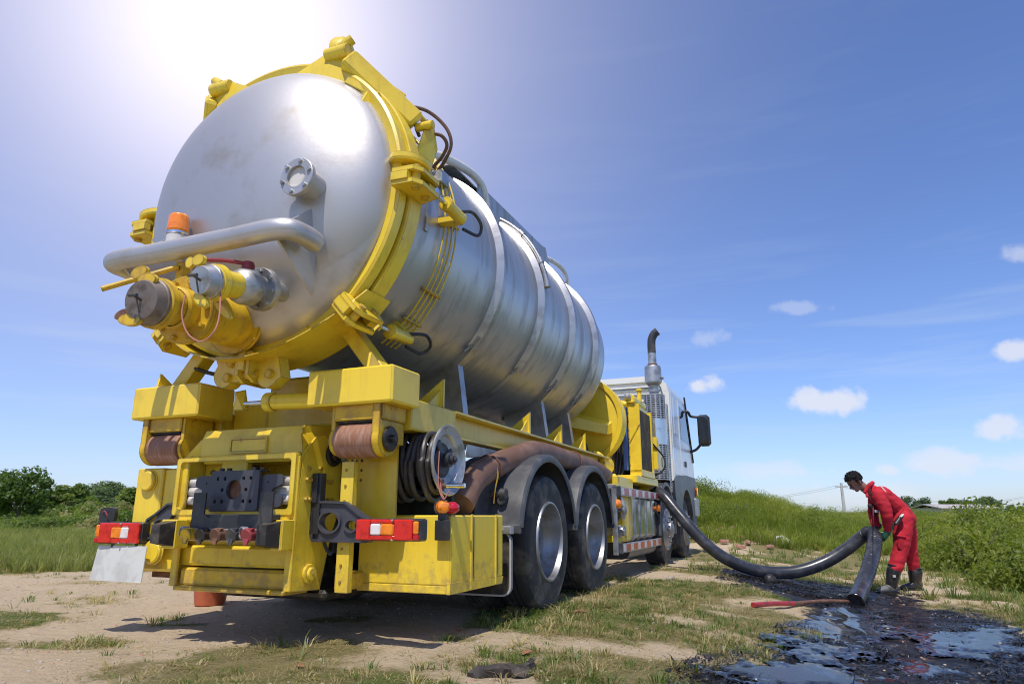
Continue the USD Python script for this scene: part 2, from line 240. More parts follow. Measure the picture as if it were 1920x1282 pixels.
def ground_material():
    """Sand, thin dry turf and oil-soaked earth, mixed by the mesh's own per-vertex cover (r turf, g green, b oil)."""
    n = {'at': ('attribute', dict(attribute='cover')), 'sc': ('separate_color', {}), 'g': ('geometry', {}),
         'n1': ('noise_texture', dict(scale=1.7, detail=8, roughness=0.65)), 'n2': ('noise_texture', dict(scale=14.0, detail=8, roughness=0.7)), 'n3': ('noise_texture', dict(scale=70.0, detail=5, roughness=0.7)),
         'sand': ('rgb_ramp', dict(ramp=[(0.0, (0.26, 0.18, 0.105)), (0.35, (0.43, 0.325, 0.205)), (0.6, (0.54, 0.425, 0.285)), (1.0, (0.62, 0.51, 0.36))])),
         'turf': ('rgb_ramp', dict(ramp=[(0.0, (0.07, 0.055, 0.025)), (0.4, (0.17, 0.14, 0.06)), (0.6, (0.25, 0.21, 0.095)), (1.0, (0.33, 0.28, 0.14))])),
         'green': ('rgb_ramp', dict(ramp=[(0.0, (0.045, 0.06, 0.016)), (0.5, (0.10, 0.125, 0.03)), (1.0, (0.19, 0.19, 0.06))])),
         'oil': ('rgb_ramp', dict(ramp=[(0.0, (0.008, 0.007, 0.006)), (0.54, (0.010, 0.009, 0.008)), (0.62, (0.10, 0.058, 0.032)), (0.74, (0.24, 0.145, 0.085)), (1.0, (0.30, 0.19, 0.12))])),
         'mixn': ('math', dict(math_type='multiply_add', value2=0.55)), 'mixn2': ('math', dict(math_type='multiply', value2=0.45)),
         'sh1': ('math', dict(math_type='multiply_add', value2=0.75, value3=-0.375)), 'sh2': ('math', dict(math_type='add')),
         'f1': ('map_range', dict(range_type='smoothstep', from_min=0.36, from_max=0.64, to_min=0, to_max=1, clamp=True)),
         'sh3': ('math', dict(math_type='add')), 'f2': ('map_range', dict(range_type='smoothstep', from_min=0.36, from_max=0.64, to_min=0, to_max=1, clamp=True)),
         'sh4': ('math', dict(math_type='add')), 'f3': ('map_range', dict(range_type='smoothstep', from_min=0.42, from_max=0.56, to_min=0, to_max=1, clamp=True)),
         'm1': ('mix', {}), 'm2': ('mix', {}), 'm3': ('mix', {}), 'ro': ('mix_float', dict(a=0.92, b=0.42)),
         'bh': ('math', dict(math_type='multiply_add', value2=0.35)), 'b': ('bump', dict(strength=1.0, distance=0.045)), 'p': ('principled_bsdf', dict(specular_ior_level=0.16))}
    l = [('at.color', 'sc.color'), ('g.position', 'n1.vector'), ('g.position', 'n2.vector'), ('g.position', 'n3.vector'),
         ('n3.fac', 'mixn2.value1'), ('n2.fac', 'mixn.value1'), ('mixn2.value', 'mixn.value3'),
         ('mixn.value', 'sand.fac'), ('mixn.value', 'turf.fac'), ('mixn.value', 'green.fac'), ('n2.fac', 'oil.fac'),
         ('n2.fac', 'sh1.value1'), ('sh1.value', 'sh2.value1'), ('sc.r', 'sh2.value2'), ('sh2.value', 'f1.value'), ('sh1.value', 'sh3.value1'), ('sc.g', 'sh3.value2'), ('sh3.value', 'f2.value'),
         ('sh1.value', 'sh4.value1'), ('sc.b', 'sh4.value2'), ('sh4.value', 'f3.value'),
         ('sand.color', 'm1.color1'), ('turf.color', 'm1.color2'), ('f1.result', 'm1.fac'), ('m1.color', 'm2.color1'), ('green.color', 'm2.color2'), ('f2.result', 'm2.fac'), ('m2.color', 'm3.color1'), ('oil.color', 'm3.color2'), ('f3.result', 'm3.fac'),
         ('m3.color', 'p.base_color'), ('f3.result', 'ro.fac'), ('ro.result', 'p.roughness'), ('n3.fac', 'bh.value1'), ('n2.fac', 'bh.value3'), ('bh.value', 'b.height'), ('b.normal', 'p.normal')]
    MATS['ground'] = usdkit.material(stage, '/World/Looks/ground', n, l, surface='p.BSDF')
ground_material()
def oil_material():
    n = {'p': ('principled_bsdf', dict(base_color=(0.012, 0.012, 0.013), roughness=0.10, specular_ior_level=0.9, ior=1.6, coat_weight=0.6, coat_roughness=0.03)), 'g': ('geometry', {}), 'mp': ('mapping', dict(mapping_type='point', scale=(1.0, 1.7, 1.0), rotation=(0, 0, 0.5))),
         'n1': ('noise_texture', dict(scale=20, detail=8, roughness=0.72, distortion=0.6)), 'b': ('bump', dict(strength=1.0, distance=0.11)),
         'n2': ('noise_texture', dict(scale=5, detail=6, roughness=0.65)), 'r': ('map_range', dict(range_type='smoothstep', from_min=0.5, from_max=0.62, to_min=0.08, to_max=0.36, clamp=True))}
    l = [('g.position', 'mp.vector'), ('mp.vector', 'n1.vector'), ('n1.fac', 'b.height'), ('b.normal', 'p.normal'), ('g.position', 'n2.vector'), ('n2.fac', 'r.value'), ('r.result', 'p.roughness')]
    MATS['oil'] = usdkit.material(stage, '/World/Looks/oil', n, l, surface='p.BSDF')
oil_material()

# ------------------------------------------------------------------ scene helpers
USED = {}
def path_for(name, parent):
    base = '/World' if parent is None else str(parent.GetPath())
    k = USED.get((base, name), 0); USED[(base, name)] = k + 1
    return f'{base}/{name}' if k == 0 else f'{base}/{name}_{k:03d}'
def tag(p, label=None, cat=None, group=None, kind=None):
    p = p.GetPrim() if hasattr(p, 'GetPrim') else p
    for k, v in (('label', label), ('category', cat), ('group', group), ('kind', kind)):
        if v: p.SetCustomDataByKey(k, v)
    return p
def thing(name, label=None, cat=None, loc=(0, 0, 0), rz=0.0, group=None, scale=None):
    x = UsdGeom.Xform.Define(stage, path_for(name, None))
    x.AddTranslateOp().Set(Gf.Vec3d(*map(float, loc))); x.AddRotateZOp().Set(float(rz))
    if scale is not None: x.AddScaleOp().Set(Gf.Vec3f(*(map(float, scale) if np.ndim(scale) else (float(scale),) * 3)))
    return tag(x.GetPrim(), label, cat, group)
SHIFT = np.zeros(3)
def obj(name, mesh, m, parent=None, smooth=32):
    if isinstance(mesh, list): mesh = cat(mesh)
    if hasattr(mesh, 'to_mesh'):
        mm = mesh.to_mesh(); mesh = trimesh.Trimesh(mm.vert_properties[:, :3], mm.tri_verts, process=False)
    if parent is not None and SHIFT.any(): mesh = trimesh.Trimesh(mesh.vertices + SHIFT, mesh.faces, process=False)
    return usdkit.mesh(stage, path_for(name, parent), mesh, MATS[m] if isinstance(m, str) else m, smooth=smooth).GetPrim()
def copy_of(root, name, label, cat_, loc, rz, scale=None, group=None):
    x = thing(name, label, cat_, loc, rz, group, scale)
    x.GetReferences().AddInternalReference(root.GetPath()); x.SetInstanceable(True)
    return x
def proto(name):
    c = stage.CreateClassPrim('/World/' + name) if False else stage.CreateClassPrim('/_class_' + name)
    c.SetTypeName('Xform'); return c

cat = trimesh.util.concatenate
def tm(v, f): return trimesh.Trimesh(np.asarray(v, float), np.asarray(f, int), process=False)
def bx(x0, x1, y0, y1, z0, z1, b=0.006):
    x0, x1 = sorted((x0, x1)); y0, y1 = sorted((y0, y1)); z0, z1 = sorted((z0, z1))
    b = min(b, (x1 - x0) * .45, (y1 - y0) * .45, (z1 - z0) * .45)
    v = []
    for X, sx in ((x0, 1), (x1, -1)):
        for Y, sy in ((y0, 1), (y1, -1)):
            for Z, sz in ((z0, 1), (z1, -1)):
                v += [(X, Y + sy * b, Z + sz * b), (X + sx * b, Y, Z + sz * b), (X + sx * b, Y + sy * b, Z)]
    return trimesh.convex.convex_hull(np.array(v))
def hull(pts): return trimesh.convex.convex_hull(np.array(pts, float))
def frame_of(d):
    d = np.asarray(d, float); d = d / np.linalg.norm(d)
    a = np.array([0, 0, 1.0]) if abs(d[2]) < 0.95 else np.array([1.0, 0, 0])
    u = np.cross(a, d); u /= np.linalg.norm(u)
    return u, np.cross(d, u), d
def bar(p0, p1, w, h, b=0.005):
    """Box along p0-p1, w across (horizontal), h along the other axis."""
    p0, p1 = np.asarray(p0, float), np.asarray(p1, float); L = np.linalg.norm(p1 - p0)
    u, v, d = frame_of(p1 - p0)
    m = bx(-w / 2, w / 2, -h / 2, h / 2, 0, L, b)
    m.vertices = p0 + m.vertices @ np.array([u, v, d])
    return m
def spl(pts, n=12):
    p = np.asarray(pts, float); p = np.vstack([2 * p[0] - p[1], p, 2 * p[-1] - p[-2]]); out = []
    for i in range(1, len(p) - 2):
        for t in np.linspace(0, 1, n, endpoint=False):
            a, b, c, d = p[i - 1], p[i], p[i + 1], p[i + 2]
            out.append(0.5 * ((2 * b) + (c - a) * t + (2 * a - 5 * b + 4 * c - d) * t * t + (3 * b - a - 3 * c + d) * t ** 3))
    out.append(p[-2]); return np.array(out)
def tube(pts, r, n=12, caps=True):
    p = np.asarray(pts, float); N = len(p); r = np.broadcast_to(r, N)
    t = np.gradient(p, axis=0); t /= np.linalg.norm(t, axis=1, keepdims=True)
    u, w, _ = frame_of(t[0]); rings = []
    a = np.linspace(0, 2 * PI, n, endpoint=False)
    for i in range(N):
        u = u - t[i] * u.dot(t[i]); u /= np.linalg.norm(u); w = np.cross(t[i], u)
        rings.append(p[i] + r[i] * (np.cos(a)[:, None] * u + np.sin(a)[:, None] * w))
    v = np.vstack(rings); f = []
    for i in range(N - 1):
        for k in range(n):
            a0, a1, b0, b1 = i * n + k, i * n + (k + 1) % n, (i + 1) * n + k, (i + 1) * n + (k + 1) % n
            f += [(a0, a1, b1), (a0, b1, b0)]
    if caps:
        v = np.vstack([v, p[0], p[-1]]); c0, c1 = len(v) - 2, len(v) - 1
        for k in range(n):
            f += [(c0, (k + 1) % n, k), (c1, (N - 1) * n + k, (N - 1) * n + (k + 1) % n)]
    return tm(v, f)
def lathe(prof, p0, d, n=32):
    """prof: (radius, distance along d from p0)."""
    u, w, d = frame_of(d); p0 = np.asarray(p0, float); a = np.linspace(0, 2 * PI, n, endpoint=False)
    v = np.vstack([p0 + d * h + r * (np.cos(a)[:, None] * u + np.sin(a)[:, None] * w) for r, h in prof]); f = []
    for i in range(len(prof) - 1):
        for k in range(n):
            a0, a1, b0, b1 = i * n + k, i * n + (k + 1) % n, (i + 1) * n + k, (i + 1) * n + (k + 1) % n
            f += [(a0, a1, b1), (a0, b1, b0)]
    return tm(v, f)
def cyl(p0, p1, r, n=20, ch=0.12):
    p0, p1 = np.asarray(p0, float), np.asarray(p1, float); L = np.linalg.norm(p1 - p0); c = min(r * ch, L * .3)
    return lathe([(0, 0), (r - c, 0), (r, c), (r, L - c), (r - c, L), (0, L)], p0, p1 - p0, n)
def ring(p0, d, r0, r1, L, n=32):
    c = min(.004, L * .25)
    return lathe([(r0, 0), (r1 - c, 0), (r1, c), (r1, L - c), (r1 - c, L), (r0, L), (r0, 0)], p0, d, n)
def prism(poly, plane, a0, a1):
    """Extrude a 2D polygon. plane 'xz' runs a0..a1 along y, 'yz' along x, 'xy' along z."""
    if hasattr(poly, 'geoms'): return cat([prism(g, plane, a0, a1) for g in poly.geoms])
    poly = poly if hasattr(poly, 'exterior') else sg.Polygon(poly)
    m = trimesh.creation.extrude_polygon(poly, abs(a1 - a0), engine='earcut'); v = m.vertices.copy(); lo = min(a0, a1); f = m.faces
    if plane == 'xy': w = v + [0, 0, lo]
    elif plane == 'xz': w = np.c_[v[:, 0], v[:, 2] + lo, v[:, 1]]; f = f[:, ::-1]
    else: w = np.c_[v[:, 2] + lo, v[:, 0], v[:, 1]]
    return tm(w, f)
def rrect(x0, x1, y0, y1, r): return sg.box(x0 + r, y0 + r, x1 - r, y1 - r).buffer(r, 4)
def circ(x, y, r, n=6): return sg.Point(x, y).buffer(r, n)
def arc(R, y, a0, a1, n=40, zc=2.77): return np.array([(R * math.cos(t), y, zc + R * math.sin(t)) for t in np.linspace(math.radians(a0), math.radians(a1), n)])
def band(prof, a0, a1, n=64, zc=2.77, closed=True):
    """Sweep a closed (radius, y) profile round the tank's axis from angle a0 to a1."""
    full = abs(a1 - a0) >= 360; a = np.radians(np.linspace(a0, a1, n, endpoint=not full)); k = len(prof)
    v = np.vstack([[(r * math.cos(t), y, zc + r * math.sin(t)) for r, y in prof] for t in a]); f = []
    m = len(a)
    for i in range(m if full else m - 1):
        j = (i + 1) % m
        for q in range(k):
            w = (q + 1) % k
            f += [(i * k + q, j * k + q, j * k + w), (i * k + q, j * k + w, i * k + w)]
    if not full:
        for i, s in ((0, 1), (m - 1, -1)):
            for q in range(1, k - 1): f.append((i * k, i * k + q, i * k + q + 1)[::s])
    mesh = tm(v, f)
    if mesh.volume < 0: mesh.invert()
    return mesh
def bolt(p, d, r=0.012, h=0.012): return lathe([(0, h), (r * .8, h), (r, h * .75), (r, 0)], p, d, 6)
_cp, _sp = math.cos(PITCH), math.sin(PITCH)
TX0 = 3.162                                           # the camera stands this far right of the truck's axis
def P(px, py, y=None, x=None, z=None):
    """A point of the truck read from the photograph on a plane of known distance (truck axes: x right, y forward, z up)."""
    a, b = (px - 960) / FPX, (641 - py) / FPX
    Y, Z = _cp - b * _sp, _sp + b * _cp
    d = np.array([a * CH - Y * SH, a * SH + Y * CH, Z]); o = np.array([TX0, 0, CAM_H])
    t = (y - o[1]) / d[1] if y is not None else (x - o[0]) / d[0] if x is not None else (z - o[2]) / d[2]
    return o + t * d
def PW(px, py, yw):
    d = px_dir(px, py); return np.array([0, 0, CAM_H]) + d * yw / d[1]

# ------------------------------------------------------------------ ground
def to_truck(x, y): return x * CH - y * SH + TX0, x * SH + y * CH
def to_world(X, Y):
    X = np.asarray(X) - TX0; return X * CH + Y * SH, -X * SH + Y * CH
def sst(t): t = np.clip(t, 0, 1); return t * t * (3 - 2 * t)
def fb(x, y, s, seed, o=4): return meshkit.fbm(np.stack([np.asarray(x, float) * s, np.asarray(y, float) * s, np.full(np.shape(x), seed * 7.31)], -1), o, seed)
def ground_z(x, y):
    x, y = np.asarray(x, float), np.asarray(y, float); X, Y = to_truck(x, y)
    z = -0.254 * sst((X - 1.5) / 2.6)
    z = z - 0.75 * sst((X - 5.3 - 0.5 * (fb(x, y, .35, 3) - .5)) / 2.2) * sst((30 - Y) / 12)
    z = z + 1.25 * np.exp(-(((x - 5.2) / 4.6) ** 2 + ((y - 21.5) / 4.0) ** 2))
    z = z + 0.80 * np.exp(-(((x - 13.0) / 5.0) ** 2 + ((y - 25.5) / 4.0) ** 2))
    far = sst((np.hypot(x, y) - 30) / 200)
    return z + far * 1.2 * (fb(x, y, .008, 5) - .5)
OIL = sg.Polygon([(2.0, 5.45), (2.7, 6.2), (3.0, 7.2), (2.7, 8.4), (3.05, 10.2), (3.9, 10.6), (4.6, 9.9), (4.95, 9.3), (4.8, 8.0), (4.45, 6.6), (4.1, 5.2), (3.7, 4.2), (3.0, 3.3), (2.2, 2.6), (0.9, 2.7), (1.05, 3.9), (1.6, 4.7)])
from shapely import points as spts, distance as sdist, contains as scont
def oil_mask(x, y):
    q = spts(np.asarray(x, float), np.asarray(y, float)); b = OIL.exterior
    d = np.where(scont(OIL, q), sdist(b, q), -sdist(b, q))
    return d
def micro(x, y):
    near = sst((26 - np.hypot(x, y)) / 14)
    X, Y = to_truck(x, y)
    return near * (0.075 * (fb(x, y, 0.8, 11, 3) - .5) + 0.05 * (fb(x, y, 3.0, 12, 4) - .5) + (oil_mask(x, y) > -.3) * (0.05 * (fb(x, y, 4.5, 13, 4) - .5) + .022 * (fb(x, y, 11, 14, 2) - .5)))
def cover(x, y):
    X, Y = to_truck(x, y)
    n1, n2 = fb(x, y, .55, 21), fb(x, y, 1.6, 22)
    bare = 0.55 * n1 + 0.45 * n2
    turf = 0.5 + 5.0 * (bare - 0.47)
    edge = 9.04 + (x + 6.47) * 0.70
    track = sst((y - 5.55 + 0.5 * (n1 - .5)) / 0.4) * sst((edge - y + 1.2 * (n2 - .5)) / 0.5) * sst((1.6 - X) / 0.8)
    turf = turf * (1 - track) + (0.18 + 0.9 * (n2 - 0.45)) * track
    strip = np.exp(-((y - 4.70 - 0.25 * (n1 - .5)) / 0.22) ** 2) * sst((0.4 - x) / 1.0)
    row = np.exp(-((y - 5.20 - 0.2 * (n1 - .5)) / 0.24) ** 2) * sst((-.8 - x) / .6)
    turf = turf - 0.6 * strip + .55 * row * (n2 > .42)
    field = sst((y - edge - 0.2 + 0.8 * (n2 - .5)) / 0.6) * sst((-3.0 - X) / 0.5) + sst((np.hypot(x, y) - 28) / 6)
    field = np.clip(field, 0, 1)
    bank = sst((X - 5.2) / 0.8)
    sandR = np.exp(-((X - 4.9 + .4 * (n1 - .5)) / 0.5) ** 2) * sst((Y - 9) / 2) * 0.5
    turf = np.clip(turf - sandR, 0, 1)
    green = np.clip(0.2 + 4.0 * (fb(x, y, .9, 31) - 0.50) + .5 * row, 0, 0.75) * np.clip(turf * 1.4, 0, 1)
    turf = np.maximum(turf, np.maximum(field, bank)); green = np.maximum(green, np.maximum(0.8 * field, 0.8 * bank))
    d = oil_mask(x, y)
    oil = np.clip(0.5 + 1.3 * d + 1.5 * (fb(x, y, 1.5, 41) - .5), 0, 1)
    return np.stack([turf, green * (1 - .8 * (oil > .6)), oil], -1)
def spaced(lo, hi, dense, step, grow):
    a = [dense[0]]
    while a[-1] < dense[1]: a.append(a[-1] + step)
    s = step; up = []
    t = a[-1]
    while t < hi: s *= grow; t += s; up.append(t)
    s = step; dn = []; t = a[0]
    while t > lo: s *= grow; t -= s; dn.append(t)
    return np.array(dn[::-1] + a + up)
gx, gy = spaced(-2500, 2500, (-6.0, 6.6), 0.045, 1.085), spaced(-400, 4000, (2.6, 11.0), 0.04, 1.075)
GX, GY = np.meshgrid(gx, gy)
gv = np.c_[GX.ravel(), GY.ravel(), (ground_z(GX, GY) + micro(GX, GY)).ravel()]
ii = np.arange(GX.size).reshape(GX.shape)
gf = np.concatenate([np.stack([ii[:-1, :-1], ii[:-1, 1:], ii[1:, 1:]], -1).reshape(-1, 3), np.stack([ii[:-1, :-1], ii[1:, 1:], ii[1:, :-1]], -1).reshape(-1, 3)])
gm = usdkit.mesh(stage, path_for('ground', None), tm(gv, gf), MATS['ground'], smooth=True)
UsdGeom.PrimvarsAPI(gm).CreatePrimvar('cover', Sdf.ValueTypeNames.Color3fArray, 'vertex').Set(Vt.Vec3fArray.FromNumpy(cover(GX, GY).reshape(-1, 3).astype(np.float32)))
tag(gm, 'sandy ground with patches of thin dry turf', 'ground', kind='structure')
def gz(x, y): return ground_z(x, y) + micro(x, y)
def gpx(px, py):
    d = px_dir(px, py); t = np.arange(2.0, 70.0, .01); q = t[:, None] * d
    k = int(np.argmax(CAM_H + q[:, 2] < gz(q[:, 0], q[:, 1]))) or len(t) - 1
    return np.array([q[k, 0], q[k, 1], float(gz(q[k, 0], q[k, 1]))])

# spilled oil lying in the hollows: the bumps of the ground stick out of it
ox, oy = np.arange(0.6, 5.2, .02), np.arange(2.3, 8.6, .02)
OX, OY = np.meshgrid(ox, oy)
CORE = unary_union([sg.Polygon([gpx(a, b)[:2] for a, b in pts]) for pts in (((1545, 1150), (1600, 1142), (1632, 1170), (1625, 1200), (1600, 1235), (1570, 1268), (1500, 1281), (1400, 1281), (1440, 1252), (1505, 1225), (1530, 1185)), ((1640, 1248), (1720, 1246), (1765, 1262), (1700, 1281), (1620, 1281)), ((1775, 1196), (1870, 1188), (1910, 1215), (1840, 1238), (1785, 1225)))])
q_ = spts(OX, OY); dc = np.where(scont(CORE, q_), sdist(CORE.boundary, q_), -sdist(CORE.boundary, q_))
d_ = np.minimum(oil_mask(OX, OY) + .3, dc + .12 + .75 * (fb(OX, OY, 2.6, 51) - .5) + .55 * (fb(OX, OY, 8, 54) - .5) + .3 * (fb(OX, OY, 21, 55, 2) - .5))
oz = ground_z(OX, OY) + .004 + 0.012 * (fb(OX, OY, 1.2, 52, 2) - .5) + np.clip(d_ * .12, -.03, 0.012)
low = ground_z(OX, OY) + micro(OX, OY)
keep = (oz > low - 0.02) & (d_ > -0.04)
oi = np.arange(OX.size).reshape(OX.shape)
kq = keep[:-1, :-1] & keep[1:, :-1] & keep[:-1, 1:] & keep[1:, 1:]
of = np.concatenate([np.stack([oi[:-1, :-1], oi[:-1, 1:], oi[1:, 1:]], -1)[kq], np.stack([oi[:-1, :-1], oi[1:, 1:], oi[1:, :-1]], -1)[kq]])
om = tm(np.c_[OX.ravel(), OY.ravel(), oz.ravel()], of); om.remove_unreferenced_vertices()
tag(usdkit.mesh(stage, path_for('oil_spill', None), om, MATS['oil'], smooth=True), 'glossy black oil spilled over the sandy ground', 'oil spill', kind='stuff')

# ------------------------------------------------------------------ the tanker truck (x right, y forward, z up; its base point lies under the tank)
bx0, by0 = to_world(0.0, 7.0)
truck = thing('vacuum_tanker_truck', 'big yellow and steel vacuum tanker truck with a white cab, seen from behind', 'tanker truck', (float(bx0), float(by0), 0), -math.degrees(HEAD))
SHIFT = np.array([0, -7.0, 0])
def part(name, mesh, m, label=None, parent=None, smooth=32):
    return tag(obj(name, mesh, m, parent if parent is not None else truck, smooth), label)

ZC = 2.77
# ---- tank
tank = part('tank', lathe([(1.0, 3.40), (1.0, 8.30), (0.985, 8.42), (0.94, 8.55), (0.80, 8.74), (0.55, 8.89), (0.28, 8.96), (0, 8.98)], (0, 0, ZC), (0, 1, 0), 128), 'steel', smooth=40)
for y in (4.95, 5.95, 6.95, 7.88):
    # a stiffening hoop of folded plate: foot, web and lip
    part('tank_hoop', band([(.998, y - .055), (1.06, y - .03), (1.065, y + .03), (.998, y + .055)], -42, 222, 90), 'steel_rib', smooth=25)
    for s in (0, 1):
        a0, a1 = (-80, -42) if s == 0 else (222, 260)
        part('hoop_end', band([(.998, y - .035), (1.03, y - .02), (1.03, y + .02), (.998, y + .035)], a0, a1, 24), 'steel_rib', smooth=25)
    for s in (-1, 1):
        aa = math.radians(-42 if s > 0 else 222)
        part('weld_gusset', tube([(1.03 * math.cos(aa + .02 * s * k), y - .05 - .012 * abs(k), ZC + 1.03 * math.sin(aa + .02 * s * k)) for k in (-3, -1, 0, 1)], .008, 6), 'steel_rib')
# steel saddles under the hoops and small yellow webs on the side beams
for y in (4.95, 6.95, 7.88):
    for s in (-1, 1):
        pts = [(s * 1.0 * math.cos(t), ZC + 1.0 * math.sin(t)) for t in np.radians(np.linspace(-36, -78, 14))] + [(s * .30, 1.45), (s * .72, 1.45)] + [(s * 1.055 * math.cos(t), ZC + 1.055 * math.sin(t)) for t in np.radians((-52, -44, -36))]
        part('steel_saddle', prism(pts, 'xz', y - .045, y + .045), 'steel_rib')
for y in (4.05, 5.70, 6.60, 7.45):
    for s in (-1, 1):
        part('beam_web', prism([(s * .72, 1.44), (s * .985, 1.44), (s * .985, 1.635)], 'xz', y - .012, y + .012), 'yellow_paint')
        part('web_gusset', prism([(y + .012, 1.44), (y + .20, 1.44), (y + .20, 1.46), (y + .012, 1.60)] if False else [(y - .012 - .16, 1.44), (y - .012, 1.44), (y - .012, 1.56)], 'yz', s * .955 - .008, s * .955 + .008), 'yellow_paint')
# ---- rear door: dished end, flanges, guard
def dish_y(r): return 3.32 - 0.42 * (1 - min(r, 1.0) ** 2) ** 0.58
door = part('rear_door', lathe([(0, dish_y(0)), *[(r, dish_y(r)) for r in np.linspace(.04, .96, 24)], (.985, dish_y(.985)), (1.0, 3.32), (1.0, 3.36)], (0, 0, ZC), (0, 1, 0), 128), 'dish_steel', 'steel dished rear door of the tank', smooth=60)
part('door_flange', band([(.985, 3.285), (1.045, 3.265), (1.065, 3.275), (1.065, 3.35), (.985, 3.35)], 0, 360, 160), 'yellow_paint', parent=door, smooth=30)
part('tank_flange', band([(.99, 3.37), (1.075, 3.37), (1.085, 3.38), (1.085, 3.50), (1.06, 3.53), (.99, 3.53)], 0, 360, 160), 'yellow_paint', smooth=30)
part('door_seal', band([(.99, 3.352), (1.05, 3.352), (1.05, 3.368), (.99, 3.368)], 0, 360, 120), 'grease')
ga = np.radians(np.linspace(-140, -40, 61)); gv_, gf_ = [], []
for q in ga:
    yr = 3.13 + .17 * abs((q + PI / 2) / math.radians(50)) ** 2.5
    for r_, y_ in ((1.090, yr), (1.100, yr), (1.100, 3.56), (1.090, 3.56)): gv_.append((r_ * math.cos(q), y_, ZC + r_ * math.sin(q)))
for i in range(60):
    for q in range(4): gf_ += [(4 * i + q, 4 * i + 4 + q, 4 * i + 4 + (q + 1) % 4), (4 * i + q, 4 * i + 4 + (q + 1) % 4, 4 * i + (q + 1) % 4)]
gm_ = tm(gv_, gf_)
if gm_.volume < 0: gm_.invert()
part('drip_guard', gm_, 'yellow_paint', smooth=30)
pipe_ring = part('edge_pipe', tube([(.99 * math.cos(t), 3.262, ZC + .99 * math.sin(t)) for t in np.radians(np.linspace(128, 212, 40))], .014, 8), 'galvanised')
for t in np.radians((134, 147, 160, 173, 186, 199)):
    part('pipe_clip', bolt((.99 * math.cos(t), 3.25, ZC + .99 * math.sin(t)), (0, -1, 0), .024, .012), 'galvanised', parent=pipe_ring)
# inspection port
pc = np.array([.605, 2.86, 2.66])
port = part('inspection_port', [ring(pc + [0, .035, 0], (0, 1, 0), .072, .085, .14, 28), ring(pc, (0, 1, 0), .068, .118, .035, 28)], 'dish_steel', parent=door)
part('port_glass', cyl(pc + [0, .02, 0], pc + [0, .03, 0], .07), 'white_tank', parent=door)
for k in range(6):
    t = k * PI / 3 + .26
    part('port_bolt', bolt(pc + [.097 * math.cos(t), 0, .097 * math.sin(t)], (0, -1, 0), .014, .014), 'galvanised', parent=door)
# rear guard bar on its two plates
by, bz = 2.74, 2.27
part('guard_bar', tube(spl([(-.70, 2.97, bz + .0), (-.715, 2.85, bz), (-.66, by, bz), (-.3, by, bz), (0, by, bz), (.3, by, bz), (.64, by, bz), (.70, 2.85, bz), (.69, 2.97, bz)], 8), .062, 20), 'dish_steel', 'thick round steel guard bar across the rear door', parent=door)
for s in (-1, 1):
    part('bar_plate', prism([(by + .02, bz - .05), (dish_y(.75) + .03, bz - .28), (dish_y(.7) + .05, bz + .30), (by + .05, bz + .06)], 'yz', s * .60 - .008, s * .60 + .008), 'dish_steel', parent=door)
# beacon
bc = P(333, 437, y=2.86)
beacon = part('beacon', cyl(bc + [0, 0, -.16], bc + [0, 0, -.02], .062, 24, .05), 'white_tank', 'amber beacon on a pale base')
part('beacon_lens', lathe([(.06, 0), (.066, .01), (.062, .10), (.052, .118), (0, .122)], bc + [0, 0, -.0], (0, 0, 1), 28), 'amber_lens', parent=beacon)
part('beacon_band', ring(bc + [0, 0, -.02], (0, 0, 1), .02, .067, .02, 28), 'chrome', parent=beacon)
part('beacon_bracket', bar(bc + [0, 0, -.16], (bc[0], dish_y(.5) + .05, bc[2] - .22), .06, .02), 'dish_steel', parent=beacon)
# ---- valves on the door
def valve(tip_px, tip_y, root_px, root_y, R, m, name, label):
    a, b = P(*tip_px, y=tip_y), P(*root_px, y=root_y); d = b - a; L = np.linalg.norm(d); d = d / L
    v = part(name, lathe([(0, 0), (R * .80, 0), (R * .84, .01), (R * .95, .055), (R, .06), (R, .075), (R * .9, .08)], a, d, 32), m[0], label)
    part('valve_cap_handle', [tube([a + (0, -.0, 0), a + (0, -.05, .012)], .008, 8), tube([a + (-.03, -.05, .014), a + (.03, -.05, .008)], .010, 8), tube([a + (.02, -.045, 0), a + (.0, -.0, -.07)], .005, 6)], 'dark_steel', parent=v)
    part('valve_collar', lathe([(R * .80, .07), (R * 1.08, .085), (R * 1.10, .125), (R * .86, .15), (R * .80, .23), (R * .8, .26)], a, d, 32), m[1], parent=v)
    return v, a, d, L
GAL, YW = 'galvanised', 'yellow_worn'
v2, a2, d2, L2 = valve((375, 525), 2.50, (508, 545), 3.02, .092, (GAL, 'yellow_paint'), 'small_outlet_valve', 'grey ball valve with a yellow coupling on the rear door')
part('valve_body', lathe([(.075, .25), (.095, .27), (.105, .30), (.105, .36), (.085, .40), (.08, L2 - .13), (.075, L2 - .1)], a2, d2, 28), GAL, parent=v2)
part('valve_flange', [lathe([(.0, L2 - .10), (.125, L2 - .10), (.128, L2 - .095), (.128, L2 - .06), (0, L2 - .06)], a2, d2, 32), lathe([(.06, L2 - .06), (.06, L2 + .2)], a2, d2, 24)], GAL, parent=v2)
u_, w_, _ = frame_of(d2)
for k in range(8):
    t = k * PI / 4 + .2
    part('flange_bolt', bolt(a2 + d2 * (L2 - .10) + .105 * (u_ * math.cos(t) + w_ * math.sin(t)), -d2, .013, .014), GAL, parent=v2)
part('valve_knob', [lathe([(.0, .07), (.028, .065), (.036, .045), (.036, .0)], a2 + d2 * .33 + (0, 0, .085), (0, 0, 1), 18)], 'red_rubber', parent=v2)
part('valve_lever', tube(spl([a2 + d2 * .33 + (0, 0, .14), a2 + d2 * .2 + (-.06, 0, .15), a2 + d2 * .06 + (-.10, -.02, .13)]), .012, 8), 'red_rubber', parent=v2)
